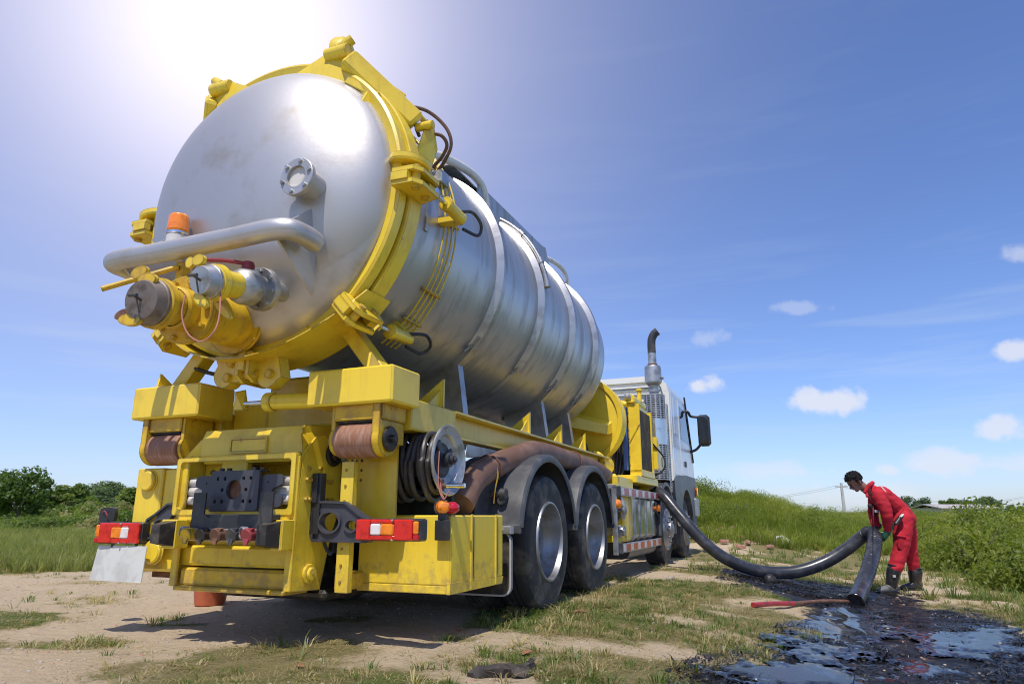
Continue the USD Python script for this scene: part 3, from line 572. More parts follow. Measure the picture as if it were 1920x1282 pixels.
v1, a1, d1, L1 = valve((264, 562), 2.44, (392, 592), 2.96, .132, ('oily_cap', YW), 'large_outlet_valve', 'large oily brown outlet valve with yellow flange on the rear door')
part('valve_sleeve', lathe([(.112, .22), (.125, .24), (.125, .31), (.105, .33)], a1, d1, 32), YW, parent=v1)
part('valve_flange', lathe([(.0, .31), (.195, .31), (.20, .315), (.20, .35), (.0, .35)], a1, d1, 36), YW, parent=v1)
u_, w_, _ = frame_of(d1)
for k in range(10):
    t = k * PI / 5
    part('flange_bolt', bolt(a1 + d1 * .31 + .168 * (u_ * math.cos(t) + w_ * math.sin(t)), -d1, .018, .02), YW, parent=v1)
e0 = a1 + d1 * .35
part('valve_elbow', tube(spl([e0, e0 + d1 * .12, e0 + d1 * .24 + (.02, .03, -.0), e0 + d1 * .36 + (.02, .10, .0)], 8), [.15] * 8 + [.155] * 8 + [.165] * 9, 28), YW, parent=v1)
part('valve_flange', lathe([(0, 0), (.21, 0), (.21, .03), (0, .03)], e0 + d1 * .30 + (.02, .07, 0), d1 + (0, .5, 0), 36), YW, parent=v1)
def ear(c, rx, rz, tilt, m, parent):
    q = affinity.rotate(affinity.scale(circ(0, 0, 1, 8), rx, rz), tilt); part('cam_ear', tm(prism(q, 'xz', -.012, .012).vertices + c, prism(q, 'xz', -.012, .012).faces), m, parent=parent)
ear(P(263, 511, y=2.52), .062, .036, 8, YW, v1); ear(P(278, 524, y=2.46), .068, .036, -8, YW, v1)
ear(P(245, 600, y=2.46), .085, .034, -8, YW, v1); ear(P(232, 590, y=2.50), .058, .028, 10, 'rust_metal', v1)
ear(P(358, 493, y=2.58), .03, .032, 0, 'yellow_paint', v2); ear(P(374, 488, y=2.54), .042, .032, 0, 'yellow_paint', v2); ear(P(378, 563, y=2.54), .060, .028, -38, 'yellow_paint', v2); ear(P(420, 583, y=2.7), .078, .022, -40, 'yellow_paint', v2)
part('lever_rod', [tube([P(190, 542, y=2.50), P(335, 500, y=2.76)], .016, 10), bx(*(lambda c: (c[0] - .03, c[0] + .03, c[1] - .03, c[1] + .03, c[2] - .11, c[2] + .05))(P(343, 508, y=2.80)))], 'yellow_worn', parent=v1)
part('valve_cord', tube(spl([P(348, 552, y=2.46), P(341, 590, y=2.45), P(352, 625, y=2.46), P(378, 640, y=2.48), P(402, 620, y=2.5), P(412, 585, y=2.55), P(413, 532, y=2.6)], 10), .004, 6), 'pink_cord', parent=v2)
# ---- door clamps with hydraulic cylinders
def clamp_at(ang, y=3.26, with_cyl=True, rod_to=None):
    t = math.radians(ang); c = np.array([1.13 * math.cos(t), y, ZC + 1.13 * math.sin(t)]); rad = np.array([math.cos(t), 0, math.sin(t)]); tan = np.array([-math.sin(t), 0, math.cos(t)])
    q = part('door_clamp', [hull([c + rad * a + np.array([0, b, 0]) + tan * h for a, b in ((-.09, -.06), (.06, -.06), (.10, 0), (.10, .2), (-.05, .25), (-.09, .1)) for h in (s, s + .03)]) for s in (-.055, .03)], 'yellow_paint', 'yellow hydraulic door clamp')
    part('clamp_pin', [cyl(c + rad * .05 - tan * .075, c + rad * .05 + tan * .08, .028, 16), cyl(c + rad * .03 + (0, .15, 0) - tan * .075, c + rad * .03 + (0, .15, 0) + tan * .08, .025, 16)], 'yellow_worn', parent=q)
    for jaw in [hull([c - rad * .03 + np.array([0, -.07 + dy, 0]) + tan * h + rad * r_ for dy in (0, .05) for h in (-.028, .028) for r_ in (-.06, .06)]), hull([c + rad * r_ + np.array([0, dy, 0]) + tan * h for dy in (.12, .26) for h in (-.02, .02) for r_ in (.02, .075)])]: part('clamp_jaw', jaw, 'yellow_paint', parent=q)
    if with_cyl:
        s0 = c + rad * .05 + np.array([0, .22, 0]); s1 = s0 + np.array([0, .16, 0]); s2 = s1 + np.array([0, .27, 0]) - rad * .015
        part('clamp_rod', [cyl(s0, s1, .017, 14), cyl(s0 - tan * .03, s0 + tan * .03, .035, 14)], 'chrome', parent=q)
        part('clamp_cylinder', [cyl(s1, s2, .042, 20), cyl(s1, s1 + (0, .04, 0), .05, 20), cyl(s2 - rad * .02 - tan * .03, s2 - rad * .02 + tan * .03, .035, 12)], 'yellow_paint', parent=q)
        part('clamp_hose', tube(spl([s2 - (0, .06, 0) + tan * .03, s2 + (.03, .06, 0) + tan * .07 + rad * .02, s2 + (.03, .17, 0) + tan * .02 + rad * .04, s2 + (.02, .17, 0) - tan * .06 + rad * .03, s2 + (0, .03, 0) - tan * .06]), .012, 8), 'hose_rubber', parent=q)
        part('cylinder_bracket', hull([s2 + tan * h - rad * r_ + np.array([0, dy, 0]) for h in (-.02, .02) for r_ in (.02, .18) for dy in (-.04, .05)]), 'yellow_paint', parent=q)
    return q
for a, cy in ((-48, True), (-2, True), (-90, False), (-132, True), (180, True)): clamp_at(a, with_cyl=cy)
# hydraulic pipes over the tank side
for k in range(4):
    y = 3.93 + .058 * k
    part('hydraulic_pipe', tube(np.vstack([arc(1.022, y - .05 * 0, 62, 58, 3), arc(1.022, y, 56, -58, 60)]), .0065, 8), 'yellow_clean')
for a in (45, 24, 0, -30, -44):
    t = math.radians(a); c = np.array([1.02 * math.cos(t), 4.02, ZC + 1.02 * math.sin(t)])
    part('pipe_clamp', bar(c + (0, -.12, 0), c + (0, .12, 0), .022, .025), 'yellow_worn')
part('wear_strip', [band([(.998, 3.70), (1.012, 3.70), (1.012, 3.745), (.998, 3.745)], -10, 62, 40)], 'steel_rib')
# ---- door hinge linkage at the upper right (and its twin on the left)
for s in (1, -1):
    A = np.array([s * .52, 3.26, 3.80]); B = np.array([s * .98, 3.62, 3.33]); lab = 'yellow hinge linkage that lifts the rear door'
    h = part('door_hinge', [hull([(s * .20, 3.22, 3.70), (s * .30, 3.20, 3.56), (s * .62, 3.28, 3.56), (s * .60, 3.28, 3.86), (s * .50, 3.28, 3.88), (s * .20, 3.26, 3.72)] + [(s * .60, 3.33, 3.56), (s * .56, 3.33, 3.86)]),
                          bar((s * .60, 3.30, 3.56), (s * .82, 3.36, 3.42), .12, .05)], 'yellow_paint', lab)
    q_ = [P(612, 203, y=3.14), P(642, 250, y=3.10), P(692, 240, y=3.27), P(688, 172, y=3.27), P(664, 196, y=3.2)]; q_ = [c_ * (s, 1, 1) for c_ in q_]
    part('hinge_shelf', hull([c_ + (0, dy, dz) for c_ in (q_[0], q_[1], q_[2]) for dy in (0, .02) for dz in (-.012, .012)] + [q_[2] + (0, .08, 0)]), 'yellow_paint', parent=h)
    part('hinge_web', hull([c_ + (dx, dy, 0) for c_ in (q_[1], q_[2], q_[3], q_[3] * .5 + q_[2] * .5) for dx in (-.012, .012) for dy in (0, .03)]), 'yellow_paint', parent=h)
    part('hinge_pin', [cyl(A + (-.09, 0, 0), A + (.09, 0, 0), .05, 20), cyl(A + (s * .0, .0, .03), A + (s * .10, .02, .10), .035, 12)], 'yellow_paint', parent=h)
    part('hinge_arm', bar(A + (s * .08, .0, -.06), B + (-s * .02, -.03, .02), .10, .15, .02), 'yellow_paint', parent=h)
    part('hinge_bracket', [hull([B + (s * dx, dy, dz) for dx, dy, dz in ((.05, 0, .05), (.07, .05, -.10), (.0, -.03, -.18), (-.05, .02, -.32), (.0, .12, -.34), (.05, .16, -.10), (.06, .08, .05))]), cyl(B + (-s * .03, 0, 0), B + (s * .10, 0, 0), .03, 14)], 'yellow_paint', parent=h)
    part('lower_plate', bar((s * .62, 3.33, 3.52), (s * .93, 3.56, 3.14), .05, .12, .01), 'yellow_paint', parent=h)
    part('lift_cylinder', [cyl(A + (s * .0, .14, .02), A + (s * .22, .5, -.1), .04, 16), cyl(A + (s * .22, .5, -.1), A + (s * .3, .75, -.2), .022, 12)], 'yellow_worn', parent=h)
    q = part('latch_table', [lathe([(0, 0), (.125, 0), (.135, .012), (.135, .045), (0, .05)], (s * 1.08, 3.34, 2.86), (s * .18, 0, 1), 28)], 'yellow_paint', parent=h)
# top valve hub and lid on the tank crown
hub = part('top_hatch', [lathe([(.0, .16), (.20, .15), (.23, .12), (.235, .0)], (.10, 3.85, 3.74), (-.15, -.15, 1), 32), ring((.10, 3.85, 3.70), (0, 0, 1), .2, .26, .06, 32)], 'yellow_paint', 'yellow round hatch on top of the tank')
part('pulley_guard', [lathe([(0, -.05), (.15, -.05), (.16, -.03), (.16, .03), (.15, .05), (0, .05)], (.34, 3.55, 4.0), (1, .25, 0), 32)], 'yellow_paint', parent=hub)
for pth in ([(720, 180, 3.45), (752, 196, 3.55), (800, 208, 3.7), (835, 238, 3.8), (846, 270, 3.85), (835, 300, 3.9), (820, 322, 3.95)], [(785, 238, 3.65), (806, 249, 3.7), (828, 255, 3.75), (838, 272, 3.8), (830, 292, 3.85), (812, 314, 3.9)], [(752, 196, 3.5), (764, 212, 3.55), (776, 225, 3.6), (782, 245, 3.65), (786, 255, 3.7)]):
    part('hydraulic_hose', tube(spl([P(a, b, y=c) for a, b, c in pth], 8), .013, 8), 'brown_rubber')
c = P(824, 332, y=3.95); part('hose_manifold', [bx(c[0] - .05, c[0] + .05, c[1] - .06, c[1] + .06, c[2] - .07, c[2] + .03)], 'galvanised')
# ---- walkway with grab loops on the crown
part('walkway_side', prism([(5.42, 3.84), (7.2, 3.88), (7.32, 3.90), (7.58, 3.55), (7.58, 3.45), (5.3, 3.45)], 'yz', .56, .58), 'steel', 'flat steel side plate of the walkway on the tank')
part('walkway_side', prism([(5.42, 3.84), (7.32, 3.90), (7.58, 3.5), (5.3, 3.5)], 'yz', -.58, -.56), 'steel')
part('walkway_end', prism([(-.56, 3.6), (.56, 3.6), (.56, 3.86), (-.56, 3.86)], 'xz', 7.27, 7.30), 'steel_rib')
part('walkway_deck', bx(-.55, .55, 4.9, 7.2, 3.80, 3.815), 'galvanised')
for s in (-1, 1):
    part('grab_loop', tube(spl([(s * .42, 4.45, 3.66), (s * .44, 4.5, 3.72), (s * .52, 4.75, 3.80), (s * .56, 5.15, 3.87), (s * .57, 5.38, 3.88), (s * .575, 5.52, 3.82), (s * .575, 5.62, 3.6), (s * .575, 5.66, 3.46)], 8), .040, 16), 'white_tank', 'bent pale grab loop beside the tank walkway')
    part('grab_loop', tube(spl([(s * .52, 7.3, 3.80), (s * .55, 7.7, 3.86), (s * .57, 8.0, 3.86), (s * .575, 8.15, 3.78), (s * .575, 8.2, 3.55), (s * .575, 8.2, 3.4)], 8), .030, 14), 'white_tank')
part('overflow_pipe', tube(arc(1.085, 5.95, 78, 8, 40), .026, 12), 'steel_rib', 'steel pipe bent over the side of the tank')
part('overflow_pipe', tube(arc(1.085, 5.95, 78 + 94, 8 + 94, 40), .026, 12), 'steel_rib')
for a in (42, 22, 8):
    t = math.radians(a); part('pipe_sleeve', tube(arc(1.085, 5.95, a - 1.6, a + 1.6, 4), .034, 12), 'steel_rib')
# ---- side beams with end blocks and rollers
for s in (-1, 1):
    part('side_beam', [prism([(s * .9, 1.245), (s * 1.0, 1.245), (s * 1.0, 1.262), (s * .915, 1.262), (s * .915, 1.42), (s * 1.0, 1.42), (s * 1.0, 1.437), (s * .9, 1.437)][::1], 'xz', 4.22, 8.55), bx(s * .55, s * .995, 3.62, 4.22, 1.24, 1.436, .008)], 'yellow_paint', 'long yellow side beam under the tank')
    blk = part('end_block', bx(s * .44, s * 1.05, 3.30, 3.62, 1.365, 1.585, .012), 'yellow_clean', 'big yellow square end block of the side beam')
    part('block_strut', bar((s * .86, 3.5, 1.56), (s * .55, 3.5, 1.93), .11, .10, .006), 'yellow_paint', parent=blk)
    part('block_rib', prism([(3.32, 1.58), (3.50, 1.58), (3.34, 1.68)], 'yz', s * .86 - .01, s * .86 + .01), 'yellow_clean', parent=blk)
    rb = part('roller_bracket', [bx(s * .62, s * .97, 3.345, 3.60, 1.275, 1.37, .006), prism(unary_union([rrect(3.33, 3.60, 1.14, 1.37, .01), circ(3.43, 1.165, .105)]), 'yz', s * .905, s * .955), prism(unary_union([rrect(3.36, 3.60, 1.16, 1.37, .01), circ(3.43, 1.165, .09)]), 'yz', s * .595, s * .625)], 'yellow_worn')
    part('roller', cyl((s * .63, 3.43, 1.165), (s * .90, 3.43, 1.165), .108, 36, .06), 'rust_roller', 'rusty brown steel roller under the end block', parent=rb)
    part('roller_cap', [cyl((s * .955, 3.43, 1.165), (s * .98, 3.43, 1.165), .075, 24), cyl((s * .98, 3.43, 1.165), (s * 1.01, 3.43, 1.165), .026, 6)], 'grease', parent=rb)
    part('roller_shim', bx(s * .64, s * .90, 3.36, 3.40, 1.262, 1.274, .002), 'grease', parent=rb)
part('cross_tube', bx(-.22, .55, 3.70, 3.95, 1.30, 1.66, .02), 'yellow_paint')
part('cross_tube', bx(-.55, -.22, 3.72, 3.95, 1.30, 1.52, .02), 'yellow_paint')
part('lock_cylinder', [cyl((.14, 3.34, 1.42), (.50, 3.40, 1.42), .05, 20), cyl((.10, 3.34, 1.42), (.16, 3.34, 1.42), .062, 20)], 'yellow_paint')
part('lock_rod', cyl((-.08, 3.34, 1.42), (.14, 3.34, 1.42), .018, 12), 'chrome')
part('lock_fork', [hull([(-.14, 3.31, 1.38), (-.14, 3.36, 1.38), (-.06, 3.31, 1.38), (-.06, 3.36, 1.38), (-.14, 3.31, 1.50), (-.10, 3.36, 1.52)])], 'yellow_paint')
part('lock_hook', prism(unary_union([sg.Polygon([(-.30, 1.74), (-.22, 1.56), (-.06, 1.55), (-.02, 1.63), (.18, 1.52), (.26, 1.56), (.22, 1.72), (0, 1.73)]), circ(-.21, 1.61, .085), circ(.15, 1.585, .085), circ(-.04, 1.68, .07)]), 'xz', 3.27, 3.36), 'yellow_paint', 'yellow centre door lock under the tank')
for q in ((-.17, 1.585), (-.15, 1.68), (.03, 1.585), (.17, 1.585)):
    part('hook_pin', cyl((q[0], 3.275, q[1]), (q[0], 3.245, q[1]), .03, 18), 'yellow_worn')
for q, n_ in (((365, 690), 0), ((400, 700), 1)):
    c = P(*q, y=3.45); part('hydraulic_hose', tube(spl([c, c + (.08, .05, -.03), c + (.2, .1, -.05), c + (.3, .12, 0)]), .014, 8), 'hose_rubber')
# ---- chassis
for s in (-1, 1):
    part('chassis_rail', bx(s * .39, s * .47, 3.7, 13.6, .74, 1.03, .01), 'dark_steel')
part('chassis_cross', [bx(-.4, .4, y, y + .12, .78, .98) for y in (4.0, 6.15, 8.2, 10.4, 12.6)], 'dark_steel')
part('under_tank_shelf', bx(-.9, .9, 4.0, 8.5, 1.05, 1.10), 'dark_steel')
# ---- rear yellow frame
rf = part('rear_frame', [hull([(x, y, z) for x in (-.40, .40) for y, z in ((3.33, 1.10), (3.33, 1.20), (3.36, 1.265), (3.62, 1.29), (3.62, 1.05), (3.37, 1.05))]),
                         hull([(-.40, 3.33, 1.10), (-.40, 3.33, 1.21), (-.50, 3.29, 1.08), (-.52, 3.30, 1.03), (-.40, 3.62, 1.27), (-.5, 3.62, 1.05)]),
                         hull([(.40, 3.33, 1.10), (.40, 3.33, 1.21), (.455, 3.29, 1.08), (.40, 3.62, 1.27), (.45, 3.62, 1.05)])], 'yellow_paint', 'yellow welded frame at the tail of the chassis')
part('cross_plate', [prism(rrect(-.15, .15, 1.105, 1.205, .008).difference(rrect(-.138, .138, 1.117, 1.193, .006)), 'xz', 3.318, 3.332), bx(-.138, .138, 3.324, 3.332, 1.117, 1.193, .002)], 'yellow_paint', parent=rf)
for s in (-1, 1):
    g = [(3.26, .31), (3.52, .30), (3.60, .62), (3.66, .75), (3.66, 1.05), (3.48, 1.22), (3.40, 1.20), (3.29, 1.08), (3.265, .75)]
    part('frame_cheek', prism(g, 'yz', s * .445, s * .465), 'yellow_paint', parent=rf)
    part('cheek_edge', bx(s * .41, s * .463, 3.255, 3.275, .31, 1.07, .004), 'yellow_paint', parent=rf)
    part('frame_axle', [cyl((s * .465, 3.40, .40), (s * .482, 3.40, .40), .055, 28), cyl((s * .482, 3.40, .40), (s * .505, 3.40, .40), .036, 28), cyl((s * .505, 3.40, .40), (s * .51, 3.40, .40), .01, 8)], 'yellow_clean', parent=rf)
    for (y, z) in ((3.34, 1.0), (3.45, 1.005), (3.33, .935), (3.36, .935), (3.39, .935), (3.33, .82), (3.36, .82), (3.39, .82), (3.50, .93), (3.53, .93), (3.56, .93), (3.50, .82), (3.54, .82), (3.58, .82), (3.45, .66), (3.54, .60)):
        part('frame_bolt', bolt((s * .465, y, z), (s, 0, 0), .014, .016), 'yellow_worn', parent=rf)
    part('cheek_bearing', [cyl((s * .465, 3.56, 1.10), (s * .49, 3.56, 1.10), .075, 28), cyl((s * .49, 3.56, 1.10), (s * .51, 3.56, 1.10), .045, 20)], 'grease', parent=rf)
part('window_frame', prism(sg.Polygon([(-.47, .745), (.44, .745), (.44, 1.075), (-.47, 1.065)]).buffer(.015, 2).difference(rrect(-.45, .42, .765, 1.055, .02)), 'xz', 3.235, 3.262), 'yellow_paint', parent=rf)
part('frame_inside', [bx(-.44, -.16, 3.42, 3.44, .76, 1.06), bx(-.24, -.03, 3.36, 3.41, .9, 1.08), bx(-.16, .42, 3.60, 3.62, .76, 1.06)], 'yellow_paint', parent=rf)
part('frame_inside_back', bx(-.44, .44, 3.66, 3.70, .5, 1.06), 'dark_steel', parent=rf)
for k in range(2): part('frame_bolt', bolt((-.36 + .0 * k, 3.42, 1.0), (0, -1, 0), .018, .02), 'yellow_worn', parent=rf)
# white air tank behind the coupling plate: stacked ribs
part('ribbed_spring', [cyl((-.44, 3.31, z), (.46, 3.31, z), .030, 16, .3) for z in (.93, .875, .82)], 'white_tank', 'ribbed pale spring pack behind the coupling plate')
# coupling plate
def holed(poly, holes): 
    for h in holes: poly = poly.difference(h)
    return poly
main = holed(rrect(-.165, .21, .755, .99, .02), [circ(.02, .878, .058, 8)] + [circ(x, z, .012, 4) for x, z in ((-.11, .945), (-.055, .945), (.09, .945), (.145, .945), (-.07, .878), (.115, .878), (-.12, .81), (-.065, .81), (.1, .81), (.155, .81))])
cp = part('coupling_plate', prism(main, 'xz', 3.215, 3.235), 'coupling_grey', 'dark grey drawbar coupling plate with a big centre hole', smooth=20)
part('plate_fold', [hull([(-.165, y, z) for y in (3.22, 3.30) for z in (.985, .992)] + [(.21, y, z) for y in (3.22, 3.30) for z in (.985, .992)]), hull([(-.165, y, z) for y in (3.22, 3.30) for z in (.752, .76)] + [(.21, y, z) for y in (3.22, 3.30) for z in (.752, .76)])], 'coupling_grey', parent=cp)
for s in (-1, 1):
    w = holed(rrect(.02 + s * .19 - (.14 if s < 0 else 0), .02 + s * .19 + (0 if s < 0 else .16), .775, .965, .03), [sg.Polygon([(.02 + s * .36, .90), (.02 + s * .36, .845), (.02 + s * .285, .872)]).buffer(.012), circ(.02 + s * .24, .92, .006, 3)])
    part('plate_wing', [prism(w, 'xz', 3.236, 3.25)], 'coupling_grey', parent=cp, smooth=20)
    for x in (.02 + s * .10, .02 + s * .16): part('plate_bolt', cyl((x, 3.27, .985), (x, 3.27, 1.012), .016, 12), 'grease', parent=cp)
part('hole_inside', cyl((.02, 3.25, .878), (.02, 3.26, .878), .075, 20), 'rust_metal', parent=cp)
# black U bracket with sockets
U = unary_union([rrect(-.19, -.095, .62, .86, .005), rrect(.315, .41, .62, .86, .005), rrect(-.19, .41, .59, .735, .01)])
U = U.difference(rrect(-.095, .315, .715, .95, .05))
ub = part('socket_bracket', [prism(U, 'xz', 3.12, 3.13), bx(-.19, .41, 3.13, 3.2, .70, .735)], 'black_plastic', 'black U bracket carrying trailer sockets', smooth=20)
part('socket_strip', bx(-.22, .34, 3.10, 3.118, .585, .655, .003), 'galvanised', parent=ub)
for i, (x, mm) in enumerate(((-.14, YW), (-.03, 'grease'), (.085, 'rust_metal'), (.20, 'dark_steel'), (.31, 'red_rubber'))):
    so = part('socket', [cyl((x, 3.10, .625), (x, 3.05, .620), .034, 18), cyl((x, 3.05, .62), (x, 3.04, .617), .04, 18), hull([(x - .03, 3.05, .655), (x + .03, 3.05, .655), (x - .012, 3.04, .57), (x + .012, 3.04, .57), (x - .03, 3.075, .66), (x + .03, 3.075, .66), (x, 3.06, .57)])], mm, parent=ub)
    if i in (0, 4): part('socket_spring', [ring((x + .055 * (-1 if i == 0 else -1), 3.06 + .012 * k, .635), (.4, 1, 0), .026, .034, .008, 18) for k in range(4)], 'galvanised', parent=ub)
for s in (-1, 1):
    c0 = -.40 if s < 0 else .40
    part('rubber_buffer', hull([(c0 + dx, y, z) for dx, y, z in ((-.045, 3.16, .55), (-.045, 3.16, .695), (.045, 3.16, .55), (.045, 3.16, .695), (-.035, 3.06, .57), (-.035, 3.06, .675), (.035, 3.06, .57), (.035, 3.06, .675))]), 'rubber', 'black rubber buffer block at the tail')
    part('buffer_arm', bx(c0 - .075 if s < 0 else c0 - .02, c0 + .05 if s < 0 else .46, 3.16, 3.27, .535, .705, .006), 'yellow_paint', parent=rf)
part('tail_bar', [bx(-.47, .41, 3.30, 3.42, .43, .55, .014)], 'yellow_paint', 'upper yellow tail bar', parent=rf)
part('tail_bar', [bx(-.41, .42, 3.28, 3.44, .315, .42, .014), bx(-.41, .43, 3.24, 3.46, .29, .315, .006)], 'yellow_worn', 'lower scuffed yellow tail bar', parent=rf)
part('mid_bar', [bx(-.44, .43, 3.24, 3.30, .69, .745, .012), bx(-.44, .44, 3.34, 3.38, .55, .72)], 'yellow_paint', parent=rf)
part('lower_pan', bx(-.3, .52, 3.5, 4.3, .24, .30, .02), 'grease', parent=rf)
# ---- tail lamps on their arms
for s in (1, -1):
    lamp = thing if False else None
    lx0, lx1 = (.84, 1.245) if s > 0 else (-1.26, -.845); zt, zb = (.708, .595) if s > 0 else (.682, .55)
    hs = part('tail_lamp', bx(lx0, lx1, 3.335, 3.42, zb - .004, zt + .004, .01), 'black_plastic', 'red tail lamp cluster on the ' + ('right' if s > 0 else 'left') + ' arm')
    W = lx1 - lx0
    def seg(nm, u0, u1, v0, v1, m_, y0=3.312):
        x0, x1 = (lx0 + u0 * W, lx0 + u1 * W) if s > 0 else (lx1 - u1 * W, lx1 - u0 * W)
        part(nm, bx(x0, x1, y0, 3.336, zb + v0 * (zt - zb), zb + v1 * (zt - zb), .006), m_, parent=hs)
    seg('red_lens', .005, .235, .01, .99, 'red_lens'); seg('red_lens', .615, .90, .01, .99, 'red_lens', 3.313); seg('red_lens', .236, .614, .79, .99, 'red_lens', 3.314); seg('red_lens', .236, .614, .01, .24, 'red_lens', 3.314)
    seg('clear_lens', .24, .40, .25, .78, 'clear_lens', 3.311); seg('amber_lens', .402, .612, .25, .78, 'amber_lens', 3.311); seg('amber_reflector', .905, .985, .3, .9, 'amber_lens', 3.316); seg('red_lens', .905, .995, .01, .28, 'deep_red_lens', 3.316)
    for u in (.6,):
        for v in (.04, .96): part('lens_screw', bolt((lx0 + u * W, 3.313, zb + v * (zt - zb)), (0, -1, 0), .007, .008), 'chrome', parent=hs)
    # pressed arm with two big holes
    X = lambda x: s * x
    arm = unary_union([sg.Polygon([(.50, .79), (.50, .60), (.86, .60), (.86, .69), (.80, .72), (.70, .785), (.58, .79)])]).buffer(.01)
    arm = holed(arm, [affinity.scale(circ(.60, .69, .07, 8), 1.15, .95), affinity.scale(circ(.755, .672, .045, 8), 1.1, .9)])
    if s < 0: arm = affinity.scale(arm, -1, 1, origin=(0, 0))
    part('lamp_arm', [prism(arm, 'xz', 3.40, 3.425), prism(arm.buffer(.012).difference(arm.buffer(-.001)), 'xz', 3.385, 3.44)], 'coupling_grey', parent=truck)
    part('arm_post', [bx(X(.46), X(.525), 3.385, 3.44, .62, .975, .004), bx(X(.47), X(.51), 3.37, 3.39, .80, .97, .004)], 'black_plastic')
    part('lamp_cable', tube(spl([(X(.80), 3.45, .64), (X(.86), 3.47, .66), (X(.9), 3.45, .62)]), .009, 8), 'hose_rubber')
    part('lamp_cable', tube(spl([(X(.53), 3.43, .62), (X(.54), 3.45, .55), (X(.56), 3.47, .51), (X(.585), 3.45, .515)]), .011, 8), 'hose_rubber')
# number plate, blank
npm = prism(affinity.skew(rrect(-1.235, -.765, .315, .535, .012), 0, 0), 'xz', 3.33, 3.336)
v = npm.vertices; v[:, 1] -= (0.535 - v[:, 2]) * .10; v[:, 0] += (0.535 - v[:, 2]) * (0.06 * np.sign(v[:, 0] + 1.0)); v[:, 1] += .012 * np.sin(v[:, 0] * 9)
pl = part('number_plate', npm, 'plate_white', 'blank bent white number plate under the left tail lamp')
for x in (-1.1, -.88): part('plate_hanger', bx(x - .012, x + .012, 3.335, 3.345, .52, .57, .002), 'black_plastic', parent=pl)
# left marker lamp on a rubber stalk
mk = P(205, 966, y=3.5)
k_ = part('marker_lamp', prism(rrect(mk[0] - .075, mk[0] + .075, mk[2] - .05, mk[2] + .055, .04), 'xz', 3.48, 3.51), 'black_plastic', 'round black marker lamp above the left tail lamp')
part('marker_wire', tube(spl([(mk[0] - .04, 3.475, mk[2] + .02), (mk[0], 3.46, mk[2] + .03), (mk[0] + .03, 3.46, mk[2]), (mk[0] + .02, 3.475, mk[2] - .05)]), .004, 6), 'red_rubber', parent=k_)
part('marker_lens', [lathe([(.055, 0), (.05, .03), (0, .04)], (mk[0] - .02, 3.51, mk[2]), (0, 1, 0), 20)], 'amber_lens', parent=k_)
part('marker_stalk', hull([(mk[0] - .05, 3.48, mk[2] - .04), (mk[0] + .01, 3.52, mk[2] - .04), (mk[0] - .03, 3.44, .68), (mk[0] + .07, 3.48, .68), (mk[0] + .03, 3.44, .68)]), 'black_plastic', parent=k_)
# left yellow box with caps
lb = part('left_box', [bx(-1.03, -.79, 3.40, 3.95, .60, 1.04, .008), bx(-.80, -.64, 3.42, 3.95, .60, 1.035, .008), bx(-.98, -.64, 3.45, 3.95, .37, .60, .02)], 'yellow_clean', 'yellow steel box with a round cap at the left rear')
for (x, z_, r_) in ((-.905, .955, .065), (-.78, .50, .075)):
    part('box_cap', [cyl((x, 3.40, z_), (x, 3.368, z_), r_, 28), cyl((x, 3.402, z_), (x, 3.39, z_), r_ * 1.12, 28)], 'yellow_clean', parent=lb)
part('box_foot', bx(-.9, -.62, 3.5, 3.9, .33, .37), 'rust_metal', parent=lb)
part('box_valve', [tube(spl([(-.66, 3.5, 1.03), (-.65, 3.5, 1.10), (-.60, 3.5, 1.14)]), .02, 10), cyl((-.72, 3.5, 1.04), (-.72, 3.5, 1.09), .03, 14)], 'yellow_clean', parent=lb)
# right strut and panel
part('strut_channel', [prism([(.645, 3.42), (.735, 3.42), (.735, 3.46), (.723, 3.46), (.723, 3.432), (.645, 3.432)], 'xy', .30, 1.04)], 'yellow_paint', 'upright yellow channel behind the right lamp arm')
for z_ in np.arange(.36, 1.0, .09): part('strut_bolt', bolt((.68, 3.42, z_), (0, -1, 0), .009, .008), 'yellow_worn')
part('hole_plate', prism(holed(sg.box(.555, .69, .92, 1.15), [circ(x, z_, .008, 3) for x in (.59, .625, .66) for z_ in (.94, 1.0, 1.06, 1.12)]), 'xz', 3.60, 3.61), 'yellow_paint')
# ---- right rear tool box
tb = part('rear_tool_box', [bx(.60, 1.246, 3.70, 4.47, .33, .73, .008)], 'yellow_clean', 'low yellow steel box behind the right rear wheel')
part('box_skirt', [prism([(3.69, .285), (4.45, .285), (4.47, .332), (3.69, .345)], 'yz', 1.225, 1.25), bx(.60, 1.24, 3.70, 3.72, .285, .33, .004)], 'yellow_clean', parent=tb)
for y_ in (3.99, 4.362): part('rust_seam', bx(1.244, 1.2515, y_, y_ + .014, .35, .72, .002), 'rust_metal', parent=tb)
for y_ in (3.96, 4.335): part('box_rail', bx(1.243, 1.254, y_, y_ + .024, .29, .735, .003), 'yellow_clean', parent=tb)
part('box_bracket', bx(.575, .645, 3.50, 3.76, .30, .40, .01), 'yellow_worn', parent=tb)
